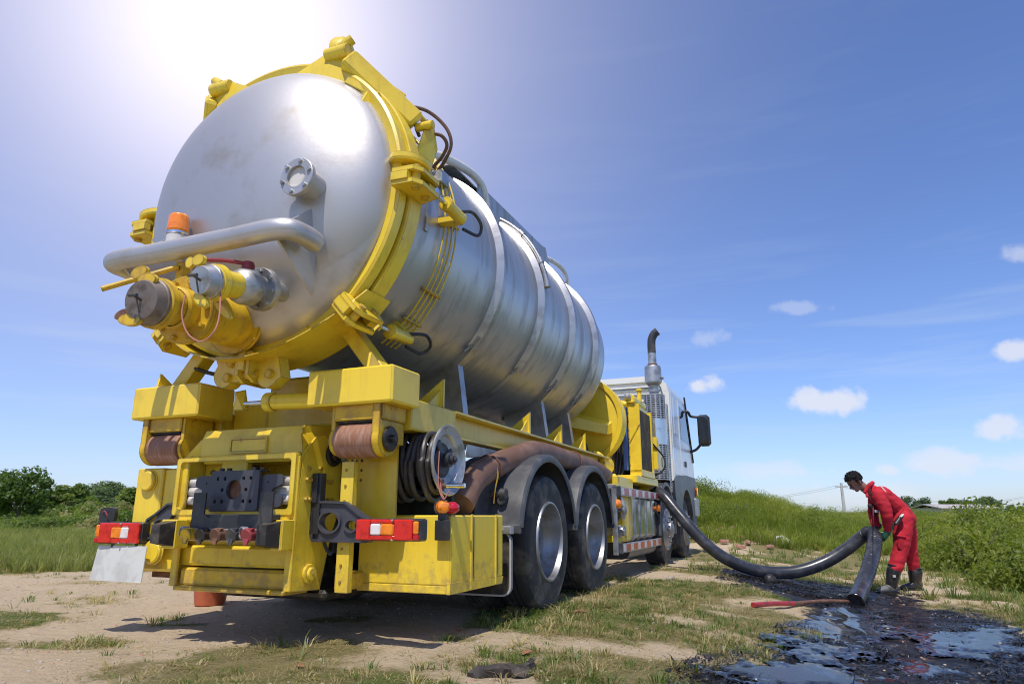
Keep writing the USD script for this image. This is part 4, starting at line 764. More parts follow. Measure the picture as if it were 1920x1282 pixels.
# marker lamp on rubber foot, right
c = P(830, 950, y=3.66)
mr = part('marker_lamp', [bx(c[0] - .028, c[0] + .028, c[1] - .01, c[1] + .03, c[2] - .14, c[2] + .03, .006), bx(c[0] - .04, c[0] + .05, c[1] - .02, c[1] + .01, c[2] - .19, c[2] - .075, .004)], 'black_plastic', 'amber and red marker lamp on a black rubber foot at the right')
part('amber_lens', lathe([(.0, .05), (.022, .048), (.036, .035), (.040, 0)], c + (.0, -.005, 0), (.7, -.7, 0), 22), 'amber_lens', parent=mr)
part('red_lens', lathe([(.0, .06), (.018, .056), (.034, .035), (.036, 0)], c + (.03, .03, -.005), (1, .15, 0), 22), 'deep_red_lens', parent=mr)
part('lamp_base', lathe([(0, 0), (.048, 0), (.05, .012), (0, .012)], c + (-.012, .008, 0), (.7, -.7, 0), 22), 'rubber', parent=mr)
part('lamp_string', tube(spl([P(826, 905, y=3.62), P(828, 925, y=3.62), P(832, 932, y=3.62), P(833, 940, y=3.64)]), .004, 6), 'pink_cord', parent=mr)
part('lamp_string', tube(spl([P(824, 845, y=3.62), P(822, 880, y=3.62), P(823, 915, y=3.62), P(832, 935, y=3.62), P(842, 920, y=3.63)]), .0035, 6), 'pink_cord', parent=mr)
# ---- hose reel
rc = np.array([0, 3.86, 1.068])
reel = part('hose_reel', [cyl(rc + (.50, 0, 0), rc + (1.10, 0, 0), .10, 24)], 'dark_steel', 'hose reel with bright steel end discs at the right rear')
for x0, sg_ in ((1.085, 1), (.56, -1)):
    part('reel_disc', lathe([(.04, 0), (.15, .0), (.155, .02), (.165, .035), (.20, .045), (.215, .06), (.222, .055), (.222, .045), (.205, .03), (.17, .018), (.04, -.02)], rc + (x0 - rc[0], 0, 0), (sg_, 0, 0), 48), 'galvanised', parent=reel)
    part('reel_back', cyl(rc + (x0 - rc[0] - .012, 0, 0), rc + (x0 - rc[0] + .001, 0, 0), .152, 32), 'dark_steel', parent=reel)
part('reel_hub', [cyl(rc + (1.085, 0, 0), rc + (1.15, 0, 0), .045, 24), cyl(rc + (1.15, 0, 0), rc + (1.175, 0, 0), .028, 18), cyl(rc + (1.175, 0, 0), rc + (1.19, 0, 0), .016, 12), bar(rc + (1.10, -.02, .02), rc + (1.10, -.09, .11), .02, .05), bar(rc + (1.10, .03, .03), rc + (1.11, .08, .07), .02, .03)], 'coupling_grey', parent=reel)
part('reel_handle', [bx(1.10, 1.14, 3.76, 3.80, .87, .95), cyl((1.13, 3.78, .905), (1.165, 3.78, .905), .016, 14)], 'rust_metal', parent=reel)
part('reel_grip', cyl((1.165, 3.78, .905), (1.29, 3.78, .905), .015, 16), 'chrome', parent=reel)
rr = np.random.default_rng(3)
for k in range(13):
    x = .62 + .036 * k; t = np.linspace(0, 2 * PI, 49); R_ = .150 + .022 * rr.random(); dr = .03 * rr.random() + (.07 if k in (4, 6, 9, 11) else 0.02); w = .018 * rr.standard_normal()
    pts = np.c_[x + .016 * t / PI + w * np.sin(t) + .01 * np.cos(2 * t), 3.86 + (R_ + .3 * dr * (np.sin(t) < 0)) * np.cos(t), 1.068 + (R_ + dr * np.clip(-np.sin(t), 0, 1) ** 2) * np.sin(t)]
    part('hose_turn', tube(pts, .0185, 10, caps=False), 'coil_rubber', parent=reel)
part('reel_bracket', [bx(.50, .56, 3.80, 3.92, .74, 1.25), bx(1.02, 1.06, 3.90, 3.99, 1.10, 1.25)], 'yellow_paint', parent=reel)
part('panel_behind', bx(.52, 1.0, 4.18, 4.22, .72, 1.02), 'dark_steel')
# ---- wheels, axles
def wheel(y, s, dual, front=False, x=1.246):
    R, W_ = .53, .30
    wname = 'wheel'
    def tyre(xo):     # xo outer face, s outward
        prof = [(.30, -.01), (.315, -.002), (.36, .0), (.44, .004), (.485, -.004), (.512, -.018), (.526, -.045)]
        for g in (.085, .13, .175, .22): prof += [(.530, -g + .006), (.530, -g - .028), (.518, -g - .030), (.518, -g - .036)]
        prof += [(.53, -.262), (.512, -.285), (.48, -.296), (.36, -.3), (.30, -.29)]
        return lathe([(r, -h) for r, h in prof], (xo, y, .527), (-s, 0, 0), 64)
    w = part('wheel', tyre(s * x), 'rubber', smooth=30)
    if dual: part('inner_tyre', tyre(s * (x - .335)), 'rubber', parent=w)
    if not front:
        part('rim', lathe([(.318, .006), (.312, -.012), (.298, -.014), (.290, .010), (.287, .06), (.27, .10), (.25, .145), (.20, .165), (.12, .168), (.105, .165), (.0, .165)], (s * x, y, .527), (-s, 0, 0), 56), 'aluminium', parent=w, smooth=40)
        part('hub', lathe([(0, .11), (.06, .11), (.085, .12), (.095, .14), (.10, .165)], (s * x, y, .527), (-s, 0, 0), 28), 'dark_steel', parent=w)
        for k in range(10):
            t = k * PI / 5; part('wheel_nut', bolt((s * (x - .163), y + .16 * math.cos(t), .527 + .16 * math.sin(t)), (s, 0, 0), .017, .03), 'galvanised', parent=w)
    else:
        part('rim', lathe([(.318, .004), (.305, -.02), (.29, -.03), (.27, -.01), (.235, -.045), (.17, -.06), (.13, -.055), (.12, -.09), (.07, -.11), (0, -.112)], (s * x, y, .527), (-s, 0, 0), 56), 'aluminium', parent=w, smooth=40)
        for k in range(10):
            t = k * PI / 5; part('wheel_nut', bolt((s * (x + .055), y + .19 * math.cos(t), .527 + .19 * math.sin(t)), (s, 0, 0), .017, .03), 'dark_steel', parent=w)
for y in (5.44, 6.81):
    for s in (1, -1): wheel(y, s, True)
    part('axle', cyl((-.9, y, .527), (.9, y, .527), .09, 16), 'dark_steel')
    part('axle_case', lathe([(0, -.2), (.15, -.18), (.2, 0), (.15, .18), (0, .2)], (0, y, .527), (0, 1, 0), 20), 'dark_steel')
for y in (11.05, 13.0):
    for s in (1, -1): wheel(y, s, False, True, 1.2)
# mudguards: segments round the wheels with a rolled outer edge
for y in (5.44, 6.81):
    for s in (1, -1):
        a = np.radians(np.linspace(8, 172, 40)); R0 = .655
        prof = lambda t: (y + R0 * math.cos(t) * 1.07, .56 + R0 * math.sin(t))
        v, f = [], []
        sec = [(1.262, -.050), (1.272, -.035), (1.272, -.005), (1.255, .012), (1.20, .016), (.62, .016), (.62, .004), (1.19, .004), (1.24, -.002), (1.258, -.02)]
        for t in a:
            cy, cz = math.cos(t), math.sin(t)
            for (xx, dr) in sec: v.append((s * xx, y + (R0 + dr) * cy * 1.05, .555 + (R0 + dr) * cz))
        k = len(sec)
        for i in range(len(a) - 1):
            for q in range(k):
                w2 = (q + 1) % k; f += [(i * k + q, (i + 1) * k + q, (i + 1) * k + w2), (i * k + q, (i + 1) * k + w2, i * k + w2)]
        m_ = tm(v, f)
        if s < 0: m_.invert()
        mg = part('mudguard', m_, 'mudguard', 'black plastic mudguard over a rear wheel', smooth=40)
        for end in (-1, 1): part('guard_end', bx(s * .64, s * 1.27, y + end * .70 - .02, y + end * .70 + .02, .60, .665, .006), 'mudguard', parent=mg)
        part('guard_stay', [cyl((s * .6, y - .68, .885), (s * 1.10, y - .68, .885), .028, 16), cyl((s * 1.10, y - .68, .885), (s * 1.15, y - .68, .885), .042, 16), cyl((s * 1.11, y - .70, .835), (s * 1.11, y - .62, .835), .03, 14)], 'dark_steel', parent=mg)
        for sx in (.78, .95, 1.08): part('guard_rib', tube([(s * sx, y + (R0 + .017) * math.cos(t) * 1.05, .555 + (R0 + .017) * math.sin(t)) for t in a[2:-2]], .005, 6), 'mudguard', parent=mg)
for s in (1, -1):
    fl = part('mud_flap', prism(unary_union([rrect(.64, 1.245, .18, .62, .07), sg.box(.64, 1.245, .4, .62)]) if s > 0 else affinity.scale(unary_union([rrect(.64, 1.245, .18, .62, .07), sg.box(.64, 1.245, .4, .62)]), -1, 1, origin=(0, 0)), 'xz', 4.63, 4.645), 'rubber', 'black rubber mud flap behind the rear wheel')
    e = unary_union([rrect(.64, 1.245, .18, .62, .07), sg.box(.64, 1.245, .4, .62)]); e = e.difference(e.buffer(-.012)).difference(sg.box(.5, 1.2, .25, .7)).difference(sg.box(.5, 1.5, .6, .7))
    if s < 0: e = affinity.scale(e, -1, 1, origin=(0, 0))
    part('flap_edge', prism(e, 'xz', 4.618, 4.652), 'silver_tape', parent=fl)
    part('flap_rail', [bx(s * .64, s * 1.25, 4.60, 4.66, .60, .655, .004), bolt((s * 1.18, 4.60, .63), (0, -1, 0), .016, .012)], 'galvanised', parent=fl)
part('battery_box', [bx(.62, 1.02, 4.50, 4.85, .62, 1.0, .008)], 'dark_steel', 'grey metal box in front of the rear mudguard')
part('box_latch', [tube([(1.025, 4.62, .70), (1.05, 4.62, .70)], .012, 8), bx(1.02, 1.04, 4.55, 4.72, .69, .71)], 'galvanised')
# ---- middle of the truck, right side: fuel tank, side guard with striped rails
ft = part('fuel_tank', prism(rrect(.62, 1.19, .43, .99, .07), 'xz', 8.75, 10.25), 'polished_aluminium', 'polished metal tank on the right side')
for y in (8.76, 9.15, 9.55, 9.95): part('tank_strap', prism(rrect(.60, 1.205, .42, 1.0, .08).difference(rrect(.625, 1.185, .445, .975, .06)), 'xz', y, y + (.12 if y < 9 else .05)), 'galvanised', parent=ft)
part('under_pan', prism(rrect(.7, 1.15, .2, .44, .1), 'xz', 8.7, 10.4), 'mudguard')
for (z0, z1, cols, nm) in ((.955, 1.055, ('reflector_white', 'reflector_red'), 'upper striped side rail'), (.318, .418, ('reflector_white', 'reflector_orange'), 'lower striped side rail')):
    rl = part('side_rail', bx(1.225, 1.248, 7.93, 10.32, z0, z1, .004), 'galvanised', nm)
    y, k = 7.98, 0
    while y < 10.28:
        w = .13 if k == 0 else (.24 if k % 2 else .15); w = min(w, 10.31 - y)
        part('stripe_white' if k % 2 == 0 else 'stripe_red', bx(1.249, 1.2515, y + .003, y + w - .003, z0 + .012, z1 - .012, .001), cols[k % 2], parent=rl); y += w; k += 1
    part('rail_end', bx(1.15, 1.252, 7.90, 7.935, z0 - .01, z1 + .01, .003), 'dark_steel', parent=rl)
part('rail_post', [bx(1.17, 1.22, 7.80, 7.86, .30, 1.06, .004), bx(1.0, 1.22, 7.80, 7.86, 1.03, 1.08, .004)], 'galvanised')
for (y, z, l_) in ((7.86, .86, 'red and amber side lamp on the guard post'), (10.28, .84, 'amber side lamp under the upper rail end')):
    q = part('side_lamp', [bx(1.19, 1.215, y - .05, y + .05, z - .07, z + .08, .01), tube(spl([(1.20, y, z - .06), (1.23, y + .04, z - .12), (1.21, y + .03, z - .2)]), .01, 8)], 'dark_steel', l_)
    part('amber_lens', lathe([(.055, 0), (.05, .03), (.03, .05), (0, .055)], (1.215, y, z), (1, -.6, 0), 20), 'amber_lens', parent=q)
    if y < 9: part('red_lens', lathe([(.055, 0), (.05, .03), (0, .05)], (1.19, y + .05, z + .0), (1, .8, 0), 20), 'deep_red_lens', parent=q)
part('rail_clip', [bx(1.15, 1.25, 8.05, 8.1, z - .02, z + .02) for z in (.8, .55)], 'galvanised')
# yellow pump frame
pf = part('pump_frame', [bx(.66, 1.16, 8.15, 9.0, 1.06, 1.20, .01), bx(1.06, 1.14, 8.45, 9.05, .46, 1.06, .01), bx(.95, 1.14, 8.2, 8.9, .42, .5, .01), bx(.70, .78, 8.3, 8.9, .5, 1.06)], 'yellow_clean', 'yellow pump frame between tank and cab')
pm_c = np.array([.90, 8.2, 1.30])
part('pump_housing', [cyl((.84, 8.3, 1.36), (.84, 8.8, 1.36), .13, 28), cyl((.84, 8.26, 1.36), (.84, 8.31, 1.36), .155, 28), cyl((.72, 8.25, 1.15), (1.12, 8.25, 1.15), .075, 24), cyl((1.08, 8.22, 1.15), (1.16, 8.22, 1.15), .05, 18)], 'yellow_clean', parent=pf)
part('pump_motor', [bx(.78, .92, 8.22, 8.30, 1.33, 1.41), *[bx(.78, .92, 8.19, 8.24, 1.335 + .02 * k, 1.345 + .02 * k, .002) for k in range(4)]], 'grease', parent=pf)
for k in range(8):
    t = k * PI / 4; part('housing_bolt', bolt((.84 + .138 * math.cos(t), 8.26, 1.36 + .138 * math.sin(t)), (0, -1, 0), .013, .014), 'yellow_worn', parent=pf)
part('drain_valve', [tube(spl([(1.13, 8.4, .95), (1.17, 8.4, .80), (1.14, 8.42, .70)]), .035, 12), cyl((1.08, 8.3, .55), (1.2, 8.3, .55), .055, 20), cyl((1.13, 8.25, .55), (1.16, 8.25, .55), .075, 20)], 'galvanised', parent=pf)
part('pump_pipe', tube(spl([(.80, 9.3, 1.25), (.80, 9.3, 1.7), (.80, 9.3, 2.1), (.82, 9.3, 2.19), (.88, 9.3, 2.23), (.98, 9.3, 2.235), (1.06, 9.3, 2.24)], 8), .048, 18), 'yellow_clean', 'yellow bent pipe beside the oil cooler')
part('pipe_sleeve', [cyl((.80, 9.3, 1.78), (.80, 9.3, 2.05), .062, 18), cyl((.80, 9.3, 2.03), (.80, 9.3, 2.07), .07, 18), cyl((.80, 9.3, 1.76), (.80, 9.3, 1.80), .07, 18)], 'grease')
part('pipe_union', [cyl((.96, 9.3, 2.235), (1.01, 9.3, 2.235), .062, 8), cyl((1.015, 9.3, 2.235), (1.05, 9.3, 2.235), .055, 8)], 'yellow_clean')
part('engine_block', [bx(.60, .98, 9.5, 10.4, 1.1, 2.05, .05), cyl((.86, 9.5, 2.02), (.98, 9.5, 2.02), .06, 16)], 'dark_steel')
for k in range(5): part('control_hose', tube(spl([(.84 + .03 * k, 9.1, 1.2), (.80 + .045 * k, 9.15 + .05 * k, 1.45), (.86 + .03 * k, 9.35, 1.7 + .05 * k)]), .014, 8), 'hose_rubber')
part('front_hose', tube(spl([(.50, 8.9, 1.85), (.6, 8.85, 1.55), (.62, 8.8, 1.35), (.7, 8.8, 1.2)]), .018, 8), 'hose_rubber')
oc = part('oil_cooler', [bx(1.06, 1.225, 9.30, 9.32, 1.30, 2.24, .004), bx(1.06, 1.16, 9.30, 10.15, 2.18, 2.26, .006), bx(1.06, 1.225, 9.30, 10.20, 1.25, 1.34, .006), bx(1.06, 1.225, 10.13, 10.16, 1.3, 2.22, .004), bx(1.06, 1.08, 9.3, 10.15, 1.3, 2.2)], 'yellow_clean', 'yellow oil cooler housing on the right side')
part('cooler_core', bx(1.09, 1.205, 9.33, 10.12, 1.345, 2.17, .002), 'radiator_mesh', parent=oc)
for k in range(26): part('cooler_fin', bx(1.204, 1.2085, 9.34 + .03 * k, 9.35 + .03 * k, 1.35, 2.165, .001), 'radiator_mesh', parent=oc)
part('cooler_brace', bar((1.07, 9.297, 1.70), (1.22, 9.297, 1.95), .012, .02), 'yellow_worn', parent=oc)
part('blue_panel', bx(.985, 1.045, 9.26, 9.9, 1.33, 2.20, .004), 'blue_paint', 'blue panel beside the oil cooler', parent=oc)
for k in range(7): part('cooler_rivet', bolt((1.068, 9.30, 1.4 + .12 * k), (0, -1, 0), .008, .006), 'yellow_worn', parent=oc)
part('cooler_header', [cyl((1.09, 9.3, 2.31), (1.09, 10.1, 2.31), .075, 24), bx(1.02, 1.18, 9.27, 9.31, 2.255, 2.27), cyl((1.14, 9.75, 2.33), (1.14, 9.75, 2.50), .033, 18), cyl((1.14, 9.75, 2.49), (1.14, 9.75, 2.52), .05, 18)], 'yellow_clean', parent=oc)
part('header_ball', lathe([(0, 0), (.03, .006), (.05, .03), (.05, .05), (.03, .08), (0, .085)], (1.07, 9.24, 2.34), (0, 1, 0), 20), 'galvanised', parent=oc)
part('cooler_base', [bx(.95, 1.22, 9.0, 10.45, 1.15, 1.25, .008), bx(.9, 1.1, 10.3, 10.5, .95, 1.2)], 'yellow_clean', parent=oc)
ab = part('yellow_hood', hull([(x, y, z) for x in (.95, 1.26) for y, z in ((10.3, 1.40), (10.3, 1.88), (10.45, 1.80), (10.75, 1.55), (10.75, 1.42))]), 'yellow_clean', 'small sloping yellow hood below the exhaust')
part('hood_plate', [bx(1.261, 1.266, 10.62, 10.66, 1.45, 1.6, .002), bx(1.10, 1.13, 10.292, 10.299, 1.48, 1.50, .001)], 'grease', parent=ab)
part('hood_hose', tube(spl([P(1218, 826, y=10.25), P(1233, 842, y=10.3), P(1245, 858, y=10.4), P(1247, 872, y=10.4), P(1240, 885, y=10.4), P(1228, 890, y=10.4)], 8), .014, 8), 'hose_rubber')
# hose drum in front of the tank
dr = part('vacuum_drum', [cyl((.05, 9.05, 2.02), (1.02, 9.05, 2.02), .0, 8)] if False else [lathe([(0, -.10), (.30, -.10), (.50, -.06), (.56, -.04), (.58, .0), (.58, .16), (.55, .20), (0, .22)], (.50, 8.98, 1.98), (.12, 1, 0), 56)], 'yellow_clean', 'yellow round drum between tank and cab')
part('drum_rim', ring((.50, 8.9, 1.98), (.12, 1, 0), .53, .60, .05, 56), 'yellow_clean', parent=dr)
part('drum_fairing', [hull([(.45, 8.55, 2.02), (.92, 8.72, 1.88), (.45, 8.90, 2.10), (.95, 8.9, 1.95), (.45, 8.55, 1.86), (.92, 8.72, 1.76), (.5, 8.9, 1.8), (.95, 8.9, 1.8)]), hull([(.35, 8.4, 1.42), (.48, 8.4, 1.42), (.30, 8.7, 1.44), (.40, 8.45, 2.0), (.30, 8.45, 2.0), (.35, 8.7, 2.0), (.5, 8.7, 1.42)])], 'yellow_clean', parent=dr)
part('drum_cradle', [bx(.2, .8, 8.8, 9.2, 1.1, 1.45, .02)], 'yellow_worn', parent=dr)
# ---- exhaust stack
xc, yc = 1.06, 11.35
ex = part('exhaust_stack', [lathe([(.075, 2.55), (.075, 2.80), (.09, 2.86), (.135, 2.90), (.14, 2.92), (.14, 3.16), (.13, 3.19), (.075, 3.20), (.07, 3.22), (.07, 3.42)], (xc, yc, 0), (0, 0, 1), 28), lathe([(.085, 2.74), (.085, 2.79)], (xc, yc, 0), (0, 0, 1), 24)], 'galvanised', 'upright exhaust stack with curved tip behind the cab')
part('exhaust_tip', tube(spl([(xc, yc, 3.40), (xc, yc, 3.58), (xc + .015, yc, 3.68), (xc + .06, yc, 3.76), (xc + .12, yc, 3.80)], 8), [.07] * 33, 20, caps=False), 'dark_steel', parent=ex)
part('exhaust_collar', [ring((xc, yc, 3.20), (0, 0, 1), .06, .085, .03), ring((xc, yc, 2.86), (0, 0, 1), .06, .1, .03), bolt((xc + .14, yc - .03, 2.97), (1, 0, 0), .02, .04)], 'rust_metal', parent=ex)
part('silencer', [cyl((xc, yc, 1.3), (xc, yc, 2.70), .155, 32)], 'dark_steel', parent=ex)
for sec_i, (z0, z1, holes) in enumerate(((2.28, 2.68, True), (1.86, 2.28, False), (1.30, 1.86, True))):
    # guard: curved sheet; the slots are gaps between real strips
    if not holes:
        t = np.radians(np.linspace(-205, 25, 36)); v = []; f = []
        for tt in t: v += [(xc + .175 * math.cos(tt), yc + .175 * math.sin(tt), z0), (xc + .175 * math.cos(tt), yc + .175 * math.sin(tt), z1), (xc + .17 * math.cos(tt), yc + .17 * math.sin(tt), z1), (xc + .17 * math.cos(tt), yc + .17 * math.sin(tt), z0)]
        for i in range(len(t) - 1):
            for q in range(4): f += [(4 * i + q, 4 * i + 4 + q, 4 * i + 4 + (q + 1) % 4), (4 * i + q, 4 * i + 4 + (q + 1) % 4, 4 * i + (q + 1) % 4)]
        part('heat_guard', tm(v, f), 'polished_aluminium', parent=ex)
    else:
        ms = []; nz_ = int((z1 - z0) / .034)
        edges = np.linspace(-205, 25, 10)
        for i in range(9):
            a0, a1 = math.radians(edges[i]), math.radians(edges[i]) + .13
            p_ = [(xc + r_ * math.cos(a), yc + r_ * math.sin(a)) for r_, a in ((.17, a0), (.175, a0), (.175, a1), (.17, a1))]; ms.append(prism(p_, 'xy', z0, z1))
        for k in range(nz_ + 1):
            zz = z0 + k * (z1 - z0) / nz_; ms.append(lathe([(.171, 0), (.1745, 0), (.1745, .017), (.171, .017), (.171, 0)], (xc, yc, zz - .008), (0, 0, 1), 40))
        part('slotted_guard', ms, 'galvanised', 'slotted metal heat guard of the exhaust', parent=ex)
part('air_intake', [bx(.62, .86, 11.3, 11.6, 1.2, 2.62, .04)], 'dark_steel')
part('slotted_strip', [bx(1.235, 1.245, 11.40, 11.44, 1.1, 2.55, .002), bx(1.235, 1.245, 11.52, 11.56, 1.1, 2.55, .002), *[bx(1.236, 1.244, 11.44, 11.52, 1.12 + .05 * k, 1.145 + .05 * k, .001) for k in range(29)]], 'galvanised', 'slotted metal strip behind the cab corner')
# ---- cab
sec = [(-1.25, 1.30), (-1.25, 2.78), (-1.21, 2.95), (-1.10, 3.06), (-.9, 3.10), (.9, 3.10), (1.10, 3.06), (1.21, 2.95), (1.25, 2.78), (1.25, 1.30)]
side = [(11.75, 1.30), (11.75, 3.05), (11.85, 3.10), (13.55, 3.02), (13.78, 2.80), (14.12, 2.0), (14.2, 1.55), (14.2, 1.30)]
def man(m_):
    m_ = trimesh.Trimesh(m_.vertices, m_.faces, process=True); m_.merge_vertices(); 
    if m_.volume < 0: m_.invert()
    return m3.Manifold(m3.Mesh(np.asarray(m_.vertices, np.float32), np.asarray(m_.faces, np.uint32)))
cabM = man(prism(sec, 'xz', 11.5, 14.5)) ^ man(prism(side, 'yz', -1.4, 1.4))
arch = man(prism(unary_union([circ(13.0, .52, .70, 12), sg.box(12.3, -.2, 13.7, .52)]), 'yz', -1.4, 1.4))
cab = part('cab', cabM, 'white_paint', 'white truck cab', smooth=25)
part('cab_rear_frame', prism(sg.Polygon(sec).buffer(.0).difference(sg.Polygon(sec).buffer(-.10)), 'xz', 11.70, 11.755), 'white_paint', parent=cab)
part('roof_gutter', [bx(-1.05, 1.05, 11.70, 11.74, 2.90, 2.93), bx(-1.1, 1.1, 11.71, 11.745, 2.78, 2.80), bx(-1.1, 1.1, 11.72, 11.745, 2.86, 2.88)], 'white_paint', parent=cab)
part('rear_window', bx(-.9, .9, 11.735, 11.748, 2.1, 2.66, .01), 'dark_glass', parent=cab)
for s in (1, -1):
    part('cab_side_skin', prism([(11.82, 1.42), (11.82, 2.84), (13.5, 2.82), (13.72, 2.62), (14.02, 1.98), (14.12, 1.42)], 'yz', s * 1.248, s * 1.256), 'cab_grey', parent=cab)
    part('rear_side_window', prism([(12.12, 2.15), (12.14, 2.76), (12.30, 2.76), (12.62, 2.15)], 'yz', s * 1.257, s * 1.260) if False else prism([(12.0, 2.12), (12.02, 2.74), (12.34, 2.74), (12.40, 2.12)], 'yz', s * 1.256, s * 1.261), 'cab_grey', parent=cab)
    d_ = part('door', prism([(12.55, 1.45), (12.50, 2.78), (13.4, 2.76), (13.66, 2.56), (13.92, 1.98), (14.05, 1.45)], 'yz', s * 1.256, s * 1.266), 'cab_grey', parent=cab)
    part('door_window', prism([(12.66, 2.08), (12.64, 2.68), (13.32, 2.66), (13.52, 2.5), (13.74, 2.08)], 'yz', s * 1.266, s * 1.270), 'dark_glass', parent=d_)
    part('door_handle', bx(s * 1.266, s * 1.285, 12.9, 13.08, 1.60, 1.70, .01), 'black_plastic', parent=d_)
    part('pillar_trim', bar((s * 1.275, 13.3, 2.95), (s * 1.275, 14.0, 1.75), .03, .05), 'black_plastic', parent=cab)
    mi = part('mirror', [bx(s * 1.47, s * 1.70, 13.42, 13.60, 2.02, 2.62, .05)], 'black_plastic', 'black door mirror')
    part('mirror_glass', bx(s * 1.49, s * 1.68, 13.412, 13.425, 2.06, 2.58, .01), 'dark_glass', parent=mi)
    for am in (tube(spl([(s * 1.27, 13.35, 2.70), (s * 1.33, 13.36, 2.66), (s * 1.36, 13.45, 2.60), (s * 1.5, 13.5, 2.58)]), .026, 10), tube(spl([(s * 1.26, 13.77, 1.94), (s * 1.40, 13.65, 1.98), (s * 1.52, 13.52, 2.08)]), .026, 10)): part('mirror_arm', am, 'black_plastic', parent=mi)
    lowp = sg.Polygon([(11.72, 1.32), (11.72, 1.05), (11.9, .75), (12.1, .62), (13.9, .55), (14.2, .55), (14.22, 1.45), (13.9, 1.48), (12.0, 1.40)]).difference(circ(13.0, .53, .66, 12)).difference(sg.box(12.34, 0, 13.66, .53))
    part('wheel_arch', prism(lowp, 'yz', s * 1.14, s * 1.262), 'mudguard', 'black plastic wheel arch below the cab', parent=cab)
    part('inner_arch', prism(circ(13.0, .53, .72, 12).difference(circ(13.0, .53, .66, 12)).difference(sg.box(12, -1, 14, .5)), 'yz', s * .6, s * 1.14), 'mudguard', parent=cab)
    part('flap_front', bx(s * .85, s * 1.22, 12.28, 12.30, .25, .95, .004), 'mudguard')
    g = circ(11.05, .53, .70, 14).difference(circ(11.05, .53, .655, 14)).difference(sg.box(9, -1, 13, .45))
    part('front_mudguard', [prism(g, 'yz', s * .8, s * 1.23), prism(circ(11.05, .53, .71, 14).difference(circ(11.05, .53, .66, 14)).difference(sg.box(9, -1, 13, .45)), 'yz', s * 1.215, s * 1.24)], 'mudguard', 'black mudguard over the second front wheel', smooth=30)
    part('step_frame', tube(spl([(s * 1.2, 12.05, .95), (s * 1.23, 12.0, .7), (s * 1.23, 12.05, .58), (s * 1.23, 12.22, .60), (s * 1.22, 12.25, .75)]), .016, 8), 'galvanised')
    part('corner_lamp', bx(s * 1.26, s * 1.30, 14.10, 14.24, 1.10, 1.28, .01), 'amber_lens', 'orange corner lamp', parent=cab)
part('front_bumper', bx(-1.24, 1.24, 13.9, 14.35, .45, 1.05, .08), 'white_paint', parent=cab)
part('cab_floor', bx(-1.13, 1.13, 11.8, 14.1, 1.06, 1.29), 'dark_steel', parent=cab)
part('bumper_end', bx(1.235, 1.30, 13.92, 14.3, .72, 1.06, .02), 'galvanised', parent=cab)
SHIFT = np.zeros(3)

# ------------------------------------------------------------------ hoses and loose things
def curve_px(pts, n=8): return spl([PW(a, b, c) for a, b, c in pts], n)
T2W = lambda X, Y, Z: np.array([*map(float, to_world(X, Y)), Z])
he = gpx(1604, 1134)
hp = [T2W(1.10, 10.6, 1.06), PW(1240, 925, 10.2), PW(1275, 966, 9.95), PW(1310, 1006, 9.8), PW(1350, 1040, 9.72), PW(1400, 1064, 9.7), PW(1450, 1073, 9.7), PW(1500, 1070, 9.68), PW(1550, 1052, 9.65), PW(1590, 1027, 9.6), PW(1617, 1006, 9.52), PW(1632, 999, 9.40), PW(1640, 1009, 9.25), PW(1637, 1035, 9.05), PW(1627, 1072, 8.75), PW(1616, 1100, 8.5), np.array([he[0], he[1], he[2] + .03])]
cpts = spl(hp, 10)
hose = thing('suction_hose', 'thick black suction hose running from the truck to the oil pool, lifted by the worker', 'hose', (0, 0, 0))
obj('hose_body', tube(cpts, np.interp(np.arange(len(cpts)), [0, 90, len(cpts) - 1], [.078, .082, .092]), 24), 'hose_rubber', hose, 50)
seg = cpts[-58:]
ribs = []
tt = np.linspace(0, 1, 420); ax = np.array([np.interp(tt * (len(seg) - 1), np.arange(len(seg)), seg[:, k]) for k in range(3)]).T
tg = np.gradient(ax, axis=0); tg /= np.linalg.norm(tg, axis=1, keepdims=True)
u = np.cross(tg, [0, 1, 0.2]); u /= np.linalg.norm(u, axis=1, keepdims=True); w = np.cross(tg, u); ph = tt * 2 * PI * 30
obj('spiral_rib', tube(ax + .0885 * (np.cos(ph)[:, None] * u + np.sin(ph)[:, None] * w), .0038, 6), 'hose_rubber', hose, 50)
obj('hose_mouth', ring(cpts[-1] - (cpts[-1] - cpts[-3]) * .2, cpts[-1] - cpts[-3], .078, .1, .06, 24), 'oily_stalk', hose)

bp_ = [(1.0, 4.29, .80), (1.0, 4.50, .975), (1.0, 4.87, 1.10), (1.06, 5.15, 1.18), (1.08, 5.5, 1.255), (1.06, 6.1, 1.27), (1.05, 6.9, 1.255), (1.04, 7.6, 1.235), (1.0, 8.2, 1.19)]
bh = thing('brown_suction_hose', 'brown suction hose stowed along the truck above its rear wheels', 'hose', (0, 0, 0))
bc_ = spl([T2W(*p) for p in bp_], 8)
obj('hose_body', tube(bc_, .098, 24), 'brown_rubber', bh, 50)
for i in (14, 46):
    d = bc_[i + 1] - bc_[i]; u, w, d = frame_of(d); t = np.linspace(0, 2 * PI, 25)
    obj('hose_tie', tube(bc_[i] + .104 * (np.cos(t)[:, None] * u + np.sin(t)[:, None] * w), .008, 6), 'rust_metal', bh)
obj('tie_end', tube(spl([bc_[14] + (.06, -.08, .02), bc_[14] + (.07, -.1, -.06), bc_[14] + (.05, -.11, -.16), bc_[14] + (.04, -.12, -.26)]), .006, 6), 'yellow_worn', bh)

